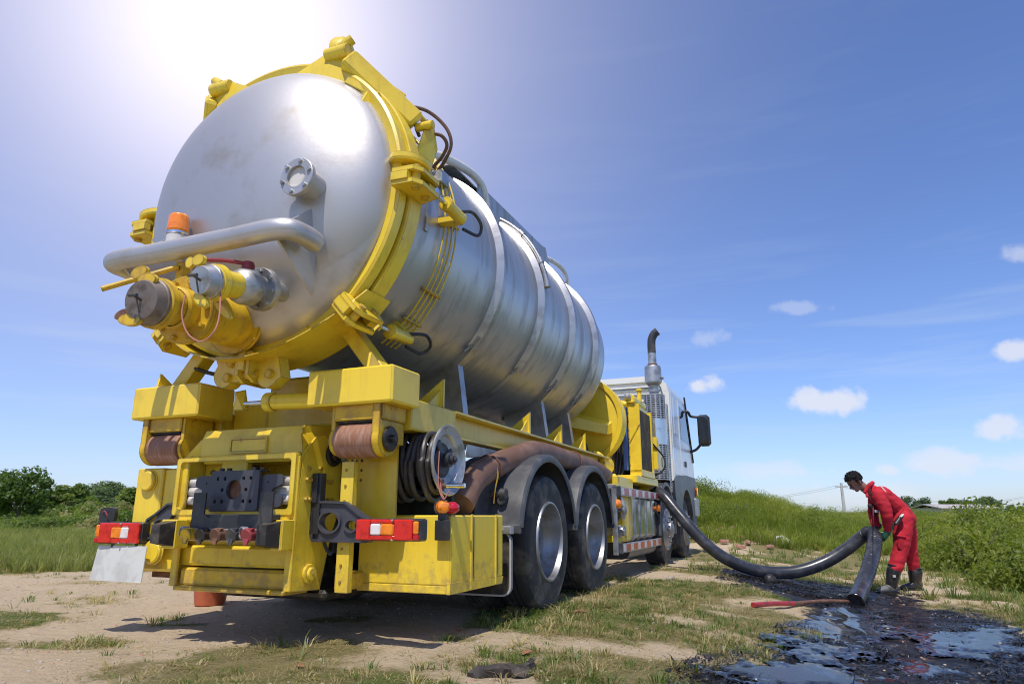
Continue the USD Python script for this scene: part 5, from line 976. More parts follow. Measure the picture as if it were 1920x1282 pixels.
g0 = gpx(393, 1133)
bk = thing('orange_bucket', 'worn orange plastic bucket standing on the ground under the tail of the truck', 'bucket', g0)
obj('bucket_wall', lathe([(0, .005), (.115, 0), (.12, .01), (.155, .30), (.165, .305), (.165, .315), (.148, .315), (.115, .02), (0, .015)], (0, 0, 0), (0, 0, 1), 32), 'orange_plastic', bk)
obj('bucket_handle', tube([(.16 * math.cos(t), .16 * math.sin(t) * .4, .30 + .05 * math.sin(t)) for t in np.linspace(0, PI, 16)], .005, 6), 'rust_metal', bk)

r0, r1 = gpx(1412, 1139), gpx(1593, 1134); r0[2] += .025; r1[2] += .035; rm = r0 * .62 + r1 * .38
rd = thing('red_pipe', 'thin red pipe with an oily brown end lying beside the oil pool', 'pipe', (0, 0, 0))
obj('painted_end', tube(spl([r0, r0 * .8 + r1 * .2 + (0, 0, .005), rm]), .023, 12), 'red_pipe_paint', rd)
obj('bare_end', tube(spl([rm, rm * .5 + r1 * .5 + (0, 0, .012), r1]), .021, 12), 'rust_metal', rd)

def rock(r, seed, sq=(1, 1, .6)):
    m = trimesh.creation.icosphere(2, r); v = m.vertices; k = 1 + .5 * (meshkit.fbm(v / r * 1.3 + seed * 9.1, 3, seed) - .5); m.vertices = v * k[:, None] * sq; return m
def place(name, mesh, m, px, label, c, group=None, rz=0.0, lift=0.0):
    q = gpx(*px); x = obj(name, mesh, m, None, 40); xf = UsdGeom.Xformable(x); xf.AddTranslateOp().Set(Gf.Vec3d(q[0], q[1], q[2] + lift)); xf.AddRotateZOp().Set(rz); return tag(x, label, c, group)
place('stone', rock(.055, 3), 'stone', (1258, 1088), 'small brown stone on the turf right of the front wheels', 'stone', lift=.02)
place('oily_lump', rock(.085, 5, (1, .8, .9)), 'oily_clod', (1445, 1092), 'black oily lump standing at the far rim of the oil pool', 'lump', lift=.03)
place('white_rag', rock(.16, 8, (1, .7, .8)), 'white_rag', (1466, 1021), 'crumpled white rag at the foot of the overgrown mound', 'rag', lift=.08)
def leafm(s): return tm([(-s, -.3 * s, 0), (0, -.45 * s, .18 * s), (s, 0, .05 * s), (.2 * s, .4 * s, .3 * s), (-.7 * s, .35 * s, .12 * s), (0, 0, .02 * s)], [(0, 1, 5), (1, 2, 5), (2, 3, 5), (3, 4, 5), (4, 0, 5)])
for i, (px, lab) in enumerate((((1085, 1151), 'brown dead leaf on the turf right of the rear wheel'), ((990, 1228), 'brown dead leaf on the bare sand in the middle foreground'), ((860, 1186), 'brown dead leaf at the edge of the truck\'s shadow'), ((560, 1252), 'pale dead leaf on the sand in the left foreground'))):
    place('dead_leaf', leafm(.075 if i == 0 else .05), 'dead_leaf', px, lab, 'leaf', 'dead leaves on the ground', 40 * i, .012)
cw = np.random.default_rng(5)
ch = [tube(spl([(-.17, .0, .015), (-.05, .02, .03), (.08, -.01, .03), (.15, .02, .065)], 5), [.012, .03, .035, .03, .028, .034, .03, .036, .034, .028, .03, .022, .02, .016, .012, .006], 7)]
ch[0].vertices += cw.normal(0, .006, ch[0].vertices.shape)
place('charred_wood', ch, 'wood_debris', (945, 1270), 'piece of charred wood lying at the front edge of the picture', 'wood', None, 12, .0)
rb_ = np.random.default_rng(21)
for i, (a, b) in enumerate(((1330, 968), (1313, 977), (1352, 985), (1372, 990), (1345, 1000), (1362, 1004), (1388, 1012), (1425, 1014), (1402, 1022), (1445, 1030), (1498, 1026), (1530, 1030), (1388, 1030), (1575, 1034), (1360, 1020))):
    q = gpx(a, max(b, 996)); q[2] += .03
    x = obj('brick_piece', bx(-.11, .11 - .04 * rb_.random(), -.055, .055, 0, .07, .012), 'brick'); xf = UsdGeom.Xformable(x)
    xf.AddTranslateOp().Set(Gf.Vec3d(*map(float, q))); xf.AddRotateXYZOp().Set(Gf.Vec3f(*(float(t) for t in rb_.normal(0, 14, 2)), float(rb_.random() * 180)))
    tag(x, 'broken pale red brick piece strewn at the foot of the overgrown mound', 'brick', 'brick pieces at the foot of the mound')

# ------------------------------------------------------------------ the worker
S_ = 1.35; YM = 7.06 * S_
def M(px, py, dy=0.0): return PW(px, py, YM + dy)
def chain(js, rs, refine=.02, it=10):
    solids = []
    for (a, ra), (b, rb__) in js:
        pass
def limb(parts, refine=.018, it=8):
    """parts: list of lists of (point, radius): each list a chain of rounded bones; joined into one smooth surface."""
    sol = []
    for ch_ in parts:
        sp = []
        for p, r in ch_:
            r3 = np.asarray(r, float) if np.ndim(r) else np.full(3, r)
            s = m3.Manifold.sphere(1.0, 20).scale(tuple(map(float, r3))).translate(tuple(map(float, p))); sp.append(s)
        for a, b in zip(sp[:-1], sp[1:]): sol.append(m3.Manifold.batch_hull([a, b]))
        if len(sp) == 1: sol.append(sp[0])
    w = m3.Manifold.batch_boolean(sol, m3.OpType.Add).refine_to_length(refine).to_mesh()
    m = trimesh.Trimesh(w.vert_properties[:, :3], w.tri_verts, process=True)
    trimesh.smoothing.filter_taubin(m, iterations=it); return m
def wrinkle(m, amp, s, seed):
    n = m.vertex_normals; v = m.vertices; k = meshkit.fbm(v * np.array([s, s, s * 1.8]) + seed, 3, seed) - .5; k2 = np.sin(v[:, 2] * 70 + 6 * meshkit.fbm(v * 6, 2, seed)) * .25
    m.vertices = v + n * ((k + .35 * k2) * amp)[:, None]; return m
feet_z = ground_z(*M(1690, 1110)[:2])
hipN, hipF = M(1694, 972, -.10), M(1697, 972, .10)
kneeN, kneeF = M(1690, 1026, -.13), M(1707, 1030, .14)
ankN, ankF = M(1671, 1094, -.12), M(1716, 1090, .20)
waist, chest, shN, shF = M(1684, 956), M(1655, 934), M(1648, 930, -.19), M(1640, 926, .19)
neck, headc = M(1622, 916, 0), M(1603, 903, -.01)
elbN, wrN = M(1663, 966, -.23), M(1664, 995, -.16)
elbF, wrF = M(1637, 965, .20), M(1643, 990, .05)
wk = thing('person', 'person in a red coverall and black rubber boots bending over the black hose', 'person', (0, 0, 0))
# skin: one continuous body (head, neck, trunk, arms, legs) that the clothing covers
hd = np.array([-.56, 0, -.42]); hd /= np.linalg.norm(hd)                # the way the face looks: left and down
upv = np.array([-.60, 0, .80]); upv /= np.linalg.norm(upv); side_ = np.array([0, -1.0, 0])
HP = lambda f, u, s: headc + hd * f + upv * u + side_ * s
head_bones = [[(HP(.0, .035, 0), .082), (HP(-.025, .02, 0), .085)], [(HP(.02, .04, 0), .074), (HP(.035, -.075, 0), .045)], [(HP(.035, -.07, 0), .045), (HP(.055, -.095, 0), .026)], [(HP(.085, .005, 0), .012), (HP(.105, -.028, 0), .016), (HP(.09, -.035, 0), .014)], [(HP(.072, .03, .03), .018), (HP(.072, .03, -.03), .018)],
              [(HP(.082, -.062, .018), .011), (HP(.082, -.062, -.018), .011)], [(HP(-.01, -.0, .083), .017), (HP(-.012, -.03, .080), .012)], [(HP(-.01, -.0, -.083), .017), (HP(-.012, -.03, -.080), .012)], [(HP(-.03, -.05, 0), .056), (neck, .058), (chest, .075)]]
obj('body', limb(head_bones + [[(chest, .11), (waist, .10), ((hipN + hipF) / 2, .10)], [(shN, .05), (elbN, .04), (wrN, .032)], [(shF, .05), (elbF, .04), (wrF, .032)], [(shN, .06), (chest, .09), (shF, .06)], [(hipN, .08), (kneeN, .05), (ankN, .035)], [(hipF, .08), (kneeF, .05), (ankF, .035)]], .011, 4), 'skin', wk, 60)
obj('eye', trimesh.creation.icosphere(2, .011, vertices=None) if False else tm(trimesh.creation.icosphere(2, .011).vertices + HP(.082, .012, .03), trimesh.creation.icosphere(2, .011).faces), 'hair', wk)
obj('eye', tm(trimesh.creation.icosphere(2, .011).vertices + HP(.082, .012, -.03), trimesh.creation.icosphere(2, .011).faces), 'hair', wk)
# hair: cap of short locks
hv = trimesh.creation.icosphere(5, 1.0); v = hv.vertices
dirv = v[:, 0:1] * hd + v[:, 1:2] * side_ + v[:, 2:3] * upv
lock = meshkit.fbm(v * 4.5, 3, 5)
rad = .108 + .035 * (lock - .45)
face = (v[:, 0] > .25) & (v[:, 2] < .42); earz = (np.abs(v[:, 1]) > .6) & (v[:, 2] < -.05) & (v[:, 0] > -.35); low_ = v[:, 2] < -.45
rad = np.where(face | earz | low_, .06, rad)
hv.vertices = HP(-.012, .035, 0) + dirv * rad[:, None] * np.array([1.0, 1.0, 1.0]); obj('hair', hv, 'hair', wk, 40)
lo = []
for i in range(170):
    t, p_ = rb_.random() * 2 * PI, rb_.random() ** .8 * 1.9
    d = np.array([math.sin(p_) * math.cos(t), math.sin(p_) * math.sin(t), math.cos(p_)])
    if (d[0] > .35 and d[2] < .35) or d[2] < -.35: continue
    D = d[0] * hd + d[1] * side_ + d[2] * upv; b = HP(-.012, .035, 0) + D * .101; e = b + D * .022 + rb_.normal(0, .012, 3); lo.append(tube([b - D * .01, b + D * .010, e * .55 + b * .45], [.014, .013, .006], 6))
tag(obj('hair_locks', lo, 'hair', wk, 40), kind='stuff')
# coverall
cv = limb([[(chest + (-.02, 0, .03), (.14, .17, .135)), (M(1672, 946), (.14, .165, .13)), (waist, (.13, .16, .125)), ((hipN + hipF) / 2, (.14, .175, .135))], [(shN, .085), (chest, .10), (shF, .085)], [(chest, .11), (M(1634, 918), .075)],
           [(shN, .083), (M(1658, 948, -.23), .08), (elbN, .074), (M(1664, 990, -.17), .052)], [(shF, .083), (elbF, .068), (M(1642, 984, .07), .052)],
           [(hipN, .122), (M(1692, 1000, -.12), .118), (kneeN, .098), (M(1680, 1062, -.13), .090), (M(1675, 1074, -.125), .078)], [(hipF, .122), (M(1704, 1000, .12), .104), (kneeF, .085), (M(1714, 1066, .19), .076), (M(1715, 1076, .195), .072)]], .016, 8)
obj('coverall', wrinkle(cv, .020, 9, 4), 'red_cloth', wk, 60)
obj('collar', limb([[(M(1622, 922, -.07), .025), (M(1630, 909, -.085), .028), (M(1636, 905, 0), .028), (M(1630, 909, .085), .028)], [(M(1624, 920, -.06), .02), (M(1626, 930, -.09), .018)]], .01, 4), 'red_cloth', wk, 60)
obj('chest_opening', limb([[(M(1631, 948, -.1), .03), (M(1640, 962, -.09), .03)]], .012, 4), 'dark_cloth', wk, 60)
obj('thigh_pocket', limb([[(M(1690, 1008, -.225), (.05, .012, .07)), (M(1690, 1022, -.215), (.05, .012, .06))]], .012, 4), 'red_cloth', wk, 60)
obj('pocket_flap', limb([[(M(1683, 1004, -.24), .012), (M(1697, 1006, -.24), .012)]], .01, 2), 'red_cloth', wk, 60)
obj('waist_belt', wrinkle(limb([[(M(1676, 976, -.14), .02), (M(1684, 966, -.165), .02), (M(1692, 955, -.14), .02), (M(1694, 952, 0), .022)]], .01, 3), .004, 20, 2), 'red_cloth', wk, 60)
obj('shoulder_tape', bar(M(1652, 912, -.1), M(1662, 922, -.15), .03, .012, .003), 'silver_tape', wk)
obj('chest_badge', bx(*(lambda c: (c[0] - .03, c[0] + .03, c[1] - .01, c[1] + .01, c[2] - .02, c[2] + .02))(M(1644, 958, -.165))), 'silver_tape', wk)
obj('radio', bar(M(1679, 983, -.25), M(1691, 966, -.24), .05, .045, .01), 'black_plastic', wk); obj('radio_label', bar(M(1688, 969, -.275), M(1693, 963, -.272), .05, .012, .003), 'clear_lens', wk)
obj('rag', limb([[(M(1700, 961, -.1), .03), (M(1706, 964, -.08), .024)]], .012, 2), 'yellow_clean', wk); obj('back_pocket', limb([[(M(1700, 974, -.13), (.04, .03, .05)), (M(1707, 982, -.10), (.035, .03, .04))]], .012, 4), 'red_cloth', wk, 60)
def glove(wr, palm_to, thumb_dir, m, fold):
    d = palm_to - wr; L = np.linalg.norm(d); d = d / L; s_ = np.cross(d, thumb_dir); s_ /= np.linalg.norm(s_); n_ = np.cross(s_, d)
    parts_ = [[(wr - d * .09, .048), (wr, .042), (wr + d * .05, (.042, .042, .042)), (wr + d * .09, .038)]]
    for k, (l_, r_) in enumerate(((.072, .0115), (.080, .012), (.074, .0115), (.058, .010))):
        b0 = wr + d * .10 + n_ * (.033 - .021 * k); k1 = b0 + d * l_ * .5 + s_ * .012 * fold; k2 = k1 + d * l_ * .25 + s_ * .03 * fold; k3 = k2 - d * .01 + s_ * .028 * fold
        parts_.append([(b0 - d * .03, r_ * 1.2), (k1, r_), (k2, r_ * .95), (k3, r_ * .85)])
    parts_.append([(wr + d * .03 + n_ * .025, .016), (wr + d * .065 + n_ * .062, .014), (wr + d * .10 + n_ * .066 + s_ * .03 * fold, .012)])
    return obj('glove', limb(parts_, .007, 5), m, wk, 60)
glove(wrN, M(1652, 1018, -.12), np.array([-1.0, 0, .2]), 'green_glove', 1.0)
glove(wrF, M(1634, 1003, -.10), np.array([0, -1.0, .3]), 'black_glove', 1.0)
for (top, ank, toe, nm) in ((M(1676, 1069, -.125), ankN, np.array([-1, -.25, 0]), 0), (M(1716, 1073, .195), ankF, np.array([-1, -.1, 0]), 1)):
    z0 = float(ground_z(ank[0], ank[1])) + .012; toe = toe / np.linalg.norm(toe)
    A = np.array([ank[0], ank[1], z0 + .09])
    bt = thing if False else None
    b_ = obj('boot', limb([[(top, .090), (top * .5 + A * .5, .082), (A, .070)], [(A, .07), (A + (0, 0, -.035), .058)]], .013, 5), 'boot_rubber', wk, 60)
    obj('boot_rim', ring(top + (top - A) / np.linalg.norm(top - A) * .045, top - A, .07, .087, .022, 24), 'boot_rubber', wk)
    obj('boot_foot', limb([[(A + (0, 0, -.03) - toe * .03, .062), (A + toe * .10 + (0, 0, -.045), (.05, .05, .045)), (A + toe * .185 + (0, 0, -.058), (.042, .045, .034))]], .012, 5), 'boot_foot' if nm == 0 else 'boot_rubber', wk, 60)
    obj('boot_sole', tm(prism(sg.LineString([tuple((A - toe * .045)[:2]), tuple((A + toe * .19)[:2])]).buffer(.055, 6), 'xy', z0 - .014, z0 + .014).vertices, prism(sg.LineString([tuple((A - toe * .045)[:2]), tuple((A + toe * .19)[:2])]).buffer(.055, 6), 'xy', z0 - .014, z0 + .014).faces), 'boot_rubber', wk)
obj('boot_emblem', bx(*(lambda c: (c[0] - .02, c[0] + .02, c[1] - .004, c[1] + .004, c[2] - .015, c[2] + .015))(M(1677, 1080, -.215))), 'silver_tape', wk)

# ------------------------------------------------------------------ vegetation
def blade_tuft(n, h, spread, w, seed, droop=.5, flat=0.0):
    r = np.random.default_rng(seed); V, F = [], []
    for i in range(n):
        a = r.random() * 2 * PI; b = np.array([math.cos(a), math.sin(a), 0]); s = np.array([-b[1], b[0], 0]); o = b * spread * r.random() * .6; o[2] = -.012
        L = h * (.5 + .7 * r.random()); lean = (.25 + droop * r.random()); p0 = o; p1 = o + b * L * lean * .45 + np.array([0, 0, L * .6 * (1 - flat)]); p2 = o + b * L * lean * 1.15 + np.array([0, 0, L * (.95 - .45 * droop * r.random()) * (1 - flat)])
        s = s * w * (.7 + .6 * r.random()); k = len(V)
        V += [p0 - s, p0 + s, p1 - s * .8, p1 + s * .8, p2]; F += [(k, k + 1, k + 3), (k, k + 3, k + 2), (k + 2, k + 3, k + 4)]
    return tm(V, F)
def instancer(name, protos, pos, rot, scl, idx, label, c=None, kind='stuff'):
    pi = UsdGeom.PointInstancer.Define(stage, path_for(name, None)); base = str(pi.GetPath()); targets = []
    for k, (mesh, m) in enumerate(protos):
        usdkit.mesh(stage, f'{base}/blades_{k:03d}' if k else f'{base}/blades', mesh, MATS[m], smooth=False); targets.append(f'{base}/blades_{k:03d}' if k else f'{base}/blades')
    pi.CreatePrototypesRel().SetTargets([Sdf.Path(t) for t in targets])
    pi.CreateProtoIndicesAttr(Vt.IntArray.FromNumpy(np.asarray(idx, np.int32))); pi.CreatePositionsAttr(Vt.Vec3fArray.FromNumpy(np.asarray(pos, np.float32)))
    q = np.zeros((len(pos), 4), np.float32); q[:, 2] = np.sin(rot / 2); q[:, 3] = np.cos(rot / 2)
    pi.CreateOrientationsAttr(Vt.QuathArray([Gf.Quath(float(b[3]), float(b[0]), float(b[1]), float(b[2])) for b in q])); pi.CreateScalesAttr(Vt.Vec3fArray.FromNumpy(np.repeat(np.asarray(scl, np.float32)[:, None], 3, 1)))
    return tag(pi, label, c, None, kind)
gr = np.random.default_rng(11)
def scatter(n, y0, y1, wfun, pw=1.0):
    y = y0 + (y1 - y0) * gr.random(n) ** pw; x = (gr.random(n) * 2 - 1) * (y * .86 + .6)
    k = gr.random(n) < wfun(x, y); return x[k], y[k]
def cov(x, y): return cover(x, y)
def w_green(x, y):
    c = cov(x, y); X, Y = to_truck(x, y); under = (np.abs(X) < .9) & (Y > 3.6) & (Y < 14)
    return np.clip((c[:, 0] - .30) * 1.1 + c[:, 1] * 1.0, 0, 1) * (c[:, 2] < .52) * ~under * (.25 + .75 * (fb(x, y, 1.3, 61) > .48))
x, y = scatter(36000, 2.9, 13.5, w_green, .8)
protos = [(blade_tuft(16, .075, .09, .0026, 1, 1.1), 'grass_green'), (blade_tuft(14, .055, .10, .0025, 2, 1.3, .2), 'grass_green'), (blade_tuft(18, .085, .09, .003, 3, 1.0), 'grass_dry'), (blade_tuft(24, .055, .11, .003, 4, 1.2, .3), 'grass_dry'), (blade_tuft(9, .13, .05, .0028, 5, 1.1), 'grass_green')]
instancer('near_grass', protos, np.c_[x, y, gz(x, y)], gr.random(len(x)) * 6.28, .5 + .75 * gr.random(len(x)) ** 1.5, gr.choice(5, len(x), p=[.27, .30, .2, .20, .03]), 'short green and dry grass tufts on the sandy ground', 'grass')
def w_straw(x, y):
    c = cov(x, y); X, Y = to_truck(x, y)
    return np.clip((c[:, 0] - .15) * 1.3, 0, 1) * (c[:, 2] < .55)
x, y = scatter(46000, 2.9, 11.0, w_straw, .7)
protos = [(blade_tuft(14, .045, .10, .0022, 6, 1.4, .45), 'grass_dry'), (blade_tuft(14, .035, .08, .0022, 7, 1.2, .4), 'grass_green')]
instancer('turf_litter', protos, np.c_[x, y, gz(x, y)], gr.random(len(x)) * 6.28, .5 + .8 * gr.random(len(x)), gr.choice(2, len(x), p=[.66, .34]), 'flat dry straw and turf between the grass tufts', 'straw')
def w_field(x, y):
    X, Y = to_truck(x, y); c = cov(x, y); e = 9.04 + (x + 6.47) * .70
    return ((y > e - .1) & (X < -3.0)) * (.9) 
x, y = scatter(26000, 7.0, 34.0, w_field, 1.0)
k = x < 2; x, y = x[k], y[k]
protos = [(blade_tuft(26, .30, .16, .006, 8, .7), 'field_grass'), (blade_tuft(22, .36, .14, .006, 9, .6), 'field_grass'), (blade_tuft(20, .30, .16, .006, 10, .8), 'grass_dry')]
instancer('field_grass', protos, np.c_[x, y, gz(x, y)], gr.random(len(x)) * 6.28, (.45 + .6 * gr.random(len(x))) * np.clip(.55 + y / 30, .6, 1.3), gr.choice(3, len(x), p=[.5, .4, .1]), 'knee high green grass of the field beyond the dirt track', 'grass')
def w_right(x, y):
    X, Y = to_truck(x, y); c = cov(x, y)
    return (X > 1.5) * np.clip(.25 + .9 * fb(x, y, .8, 71), 0, 1) * (c[:, 2] < .5) * ((X > 5.0) * .9 + (Y > 10) * .42)
x, y = scatter(16000, 6.0, 26.0, w_right, .9)
protos = [(blade_tuft(18, .13, .14, .005, 12, .9), 'field_grass'), (blade_tuft(16, .10, .14, .005, 13, 1.1), 'grass_dry'), (blade_tuft(18, .20, .12, .005, 14, .7), 'grass_green')]
instancer('path_grass', protos, np.c_[x, y, gz(x, y)], gr.random(len(x)) * 6.28, .5 + .7 * gr.random(len(x)), gr.choice(3, len(x), p=[.45, .35, .2]), 'thin grass along the path on the right', 'grass')
x, y = scatter(5000, 2.9, 9.0, lambda x, y: .3 + .5 * (cov(x, y)[:, 0] < .35), .8)
instancer('pebbles', [(rock(.010, 2), 'stone'), (rock(.008, 6), 'brick'), (rock(.013, 9, (1, .7, .5)), 'stone')], np.c_[x, y, gz(x, y)], gr.random(len(x)) * 6.28, .4 + .9 * gr.random(len(x)) ** 2, gr.choice(3, len(x), p=[.5, .2, .3]), 'small pebbles and clods on the sand', 'pebbles')
# oil-soaked stalks round the pool
x, y = gr.random(26000) * 5.6 + .6, gr.random(26000) * 8.4 + 2.4
d_ = oil_mask(x, y); nn = fb(x, y, 1.7, 81)
dcp = sdist(CORE, spts(x, y)); k = (d_ > -.25) & (gr.random(len(x)) < np.where(dcp > .02, np.clip((nn - .43) * 5, 0.0, .8), np.clip((fb(x, y, 2.6, 83) - .47) * 4, .03, .7))); x, y = x[k], y[k]
protos = [(blade_tuft(12, .08, .12, .004, 15, 1.5, .62), 'oily_stalk'), (blade_tuft(10, .06, .12, .004, 16, 1.4, .4), 'oily_stalk'), (rock(.022, 4), 'oily_clod')]
instancer('oily_debris', protos, np.c_[x, y, gz(x, y) + .004], gr.random(len(x)) * 6.28, .4 + .8 * gr.random(len(x)), gr.choice(3, len(x), p=[.5, .35, .15]), 'black oil soaked stalks and clods around the spill', 'debris')

# shrubs and trees: a trunk or stems and a crown of leaf-sized faces
def leaf_cloud(n, rad, seed, leaf, shape='dome', clump=14, frond=False):
    r = np.random.default_rng(seed); V, F = [], []
    cc = []
    while len(cc) < clump:
        p = r.normal(0, 1, 3); p /= np.linalg.norm(p); p *= r.random() ** .4
        if shape == 'dome': p[2] = abs(p[2]) * .9 + .05
        cc.append(p * rad)
    cc = np.array(cc); cr = (.28 + .22 * r.random(clump)) * min(rad)
    for i in range(n):
        j = r.integers(clump); q = r.normal(0, 1, 3); q /= np.linalg.norm(q); q[2] = q[2] * .8 + .1; p = cc[j] + q * cr[j] * (.45 + .65 * r.random() ** .5)
        nrm = q + r.normal(0, .7, 3) + np.array([0, 0, .5]); nrm /= np.linalg.norm(nrm)
        u, w, _ = frame_of(nrm); t = r.random() * 6.28; a = math.cos(t) * u + math.sin(t) * w; b = np.cross(nrm, a); s = leaf * (.6 + .8 * r.random())
        k = len(V)
        if frond:
            a = a * s * 2.2; b = b * s * .42; dr = np.array([0, 0, -.35 * s])
            V += [p - b * .3, p + a * .35 + b, p + a * .7 + b * .7 + dr, p + a + dr * 2.2, p + a * .7 - b * .7 + dr, p + a * .35 - b]; F += [(k, k + 1, k + 5), (k + 1, k + 2, k + 5), (k + 2, k + 4, k + 5), (k + 2, k + 3, k + 4)]
        else:
            V += [p - a * s, p + b * s * .6, p + a * s, p - b * s * .6]; F += [(k, k + 1, k + 2), (k, k + 2, k + 3)]
    return tm(V, F)
def stems(n, h, spread, r0, seed):
    r = np.random.default_rng(seed); ms = []
    for i in range(n):
        a = 2 * PI * i / n + r.random(); e = np.array([math.cos(a) * spread * (.4 + .6 * r.random()), math.sin(a) * spread * (.4 + .6 * r.random()), h * (.7 + .4 * r.random())])
        ms.append(tube(spl([(0, 0, -.15), e * (.25, .25, .45), e]), np.linspace(r0, r0 * .3, 25), 6))
    return cat(ms)
def plant_proto(name, crown, crown_mat, stem, trunk='stems', cname='crown'):
    c = stage.CreateClassPrim('/World/' + name + '_source'); p = str(c.GetPath())
    usdkit.mesh(stage, p + '/' + cname, crown, MATS[crown_mat], smooth=False); usdkit.mesh(stage, p + '/' + trunk, stem, MATS['bark'], smooth=40)
    return c
PR = {}
for k in range(3):
    PR['fern', k] = plant_proto(f'fern_shrub_{k}', leaf_cloud(6000, np.array([.95, .95, 1.0]), 100 + k, .042, frond=True, clump=34), 'fern_leaf', stems(7, .9, .7, .018, 100 + k))
    PR['mound', k] = plant_proto(f'mound_shrub_{k}', leaf_cloud(5200, np.array([1.3, 1.3, 1.0]), 110 + k, .034, frond=True, clump=46), 'mound_leaf', stems(8, 1.0, .8, .016, 110 + k))
    PR['bush', k] = plant_proto(f'bush_{k}', leaf_cloud(4000, np.array([1.3, 1.3, .95]), 120 + k, .065, clump=26), 'bush_leaf' if k < 2 else 'dry_bush_leaf', stems(6, .8, .8, .02, 120 + k))
def tree_crown(rad, n, seed, leaf): 
    m = leaf_cloud(n, np.asarray(rad), seed, leaf, 'round', 30); return m
def trunk_mesh(h, r0, rad, seed):
    r = np.random.default_rng(seed); ms = [tube(spl([(0, 0, -.3), (.1, .05, h * .5), (.0, -.1, h)]), np.linspace(r0, r0 * .45, 25), 10)]
    for i in range(6):
        a = i * 1.05 + r.random(); z0 = h * (.45 + .09 * i); e = np.array([math.cos(a) * rad[0] * .75, math.sin(a) * rad[1] * .75, z0 + rad[2] * (.5 + .4 * r.random())]); ms.append(tube(spl([(0, 0, z0), e * .5 + np.array([0, 0, z0 * .5]) + (0, 0, .2), e]), np.linspace(r0 * .45, r0 * .1, 25), 7))
    return cat(ms)
for k, (rad, h, n, mt) in enumerate((((2.9, 2.9, 2.5), 2.9, 5200, 'tree_leaf'), ((2.3, 2.3, 1.7), 2.2, 3800, 'tree_leaf'), ((2.4, 2.4, 2.1), 2.6, 3800, 'hazed_tree_leaf'))):
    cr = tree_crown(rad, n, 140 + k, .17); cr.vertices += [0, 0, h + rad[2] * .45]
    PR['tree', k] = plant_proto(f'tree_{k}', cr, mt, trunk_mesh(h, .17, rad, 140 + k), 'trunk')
def plant(kind, k, name, label, c, x, y, s, group=None, dz=0.0, sz=1.0):
    return copy_of(PR[kind, k], name, label, c, (float(x), float(y), float(ground_z(x, y)) + dz), float(vr.random() * 360), (s, s, s * sz), group)
vr = np.random.default_rng(33)
# right bank: ferny shrubs beside the path, two rows and more behind
for r_, (X0, n_, s0) in enumerate(((6.35, 10, .85), (8.1, 9, 1.2), (10.4, 8, 1.5), (13.4, 8, 1.9), (17.5, 9, 2.2))):
    for i in range(n_):
        Y = 4.2 + i * (2.0 + .55 * r_) + vr.normal(0, .35) + .6 * r_; X = X0 + vr.normal(0, .25) + .12 * i * (r_ > 1)
        x, y = to_world(X, Y); x, y = float(x), float(y)
        if abs(x) > y * .9 + 3: continue
        plant('fern', int(vr.integers(3)), 'ferny_shrub', 'feathery green shrub in the ' + ('front row beside the path', 'second row behind the path edge', 'middle row', 'fourth row', 'rearmost row')[r_] + ' of the right slope', 'shrub', x, y, s0 * (.85 + .3 * vr.random()), ('feathery shrubs beside the path', 'feathery shrubs behind the path edge', 'feathery shrubs midway down the slope', 'feathery shrubs far down the slope', 'rearmost feathery shrubs of the slope')[r_], sz=.9 + .25 * vr.random())
# overgrown mound behind the worker
for i in range(84):
    t = vr.random(); x = 3.4 + 13 * t + vr.normal(0, .3); y = 17.2 + 8.0 * vr.random() + 3.5 * t + vr.normal(0, .3)
    plant('mound', int(vr.integers(3)), 'mound_shrub', 'yellowish green feathery shrub on the overgrown mound ahead of the truck', 'shrub', x, y, (.62 - .12 * t) * (.75 + .4 * vr.random()), 'shrubs covering the mound', dz=-.12)
x, y = 2.6 + 15 * gr.random(9000), 15.6 + 12 * gr.random(9000)
k = gr.random(9000) < np.clip((ground_z(x, y) + .32) * 1.6 + .15, 0, 1); x, y = x[k], y[k]
instancer('mound_grass', [(blade_tuft(26, .34, .18, .006, 18, .7), 'mound_leaf'), (blade_tuft(22, .26, .18, .006, 19, .9), 'field_grass'), (blade_tuft(18, .42, .14, .005, 20, .6), 'mound_leaf')], np.c_[x, y, gz(x, y)], gr.random(len(x)) * 6.28, .6 + .7 * gr.random(len(x)), gr.choice(3, len(x), p=[.5, .3, .2]), 'tall yellowish grass growing over the mound', 'grass')
# left thicket behind the field
for i in range(46):
    px = -120 + 520 * vr.random(); y = 27 + 15 * vr.random() ** 1.3; x = (px - 960) / FPX * y * 1.02
    plant('bush', int(vr.choice(3, p=[.38, .32, .3])), 'bush', 'green bush of the thicket behind the field at the left', 'bush', x, y, .55 + .5 * vr.random() ** 1.5, 'bushes behind the field', dz=-.1)
for i in range(34):
    px = -100 + 480 * vr.random(); y = 46 + 22 * vr.random(); x = (px - 960) / FPX * y * 1.02
    plant('bush', int(vr.choice(3, p=[.4, .35, .25])), 'bush', 'distant bush under the trees at the far left', 'bush', x, y, 1.25 + .5 * vr.random(), 'distant bushes under the trees', dz=-.1)
def tree_at(px, top_py, dist, k, name, label, group=None, width=None):
    q = PW(px, top_py, dist); h = q[2] - float(ground_z(q[0], q[1])); base = {0: 2.9 + 2.5 * 1.75, 1: 2.2 + 1.7 * 1.75, 2: 2.6 + 2.1 * 1.75}[k]; s = h / base; w = s if width is None else width
    copy_of(PR['tree', k], name, label, 'tree', (float(q[0]), float(q[1]), float(ground_z(q[0], q[1])) - .1), float(vr.random() * 360), (w, w, s), group)
tree_at(52, 860, 44, 0, 'broad_tree', 'tallest dark broad tree at the far left above the thicket')
tree_at(2, 872, 52, 1, 'broad_tree', 'dark tree cut by the left edge of the picture')
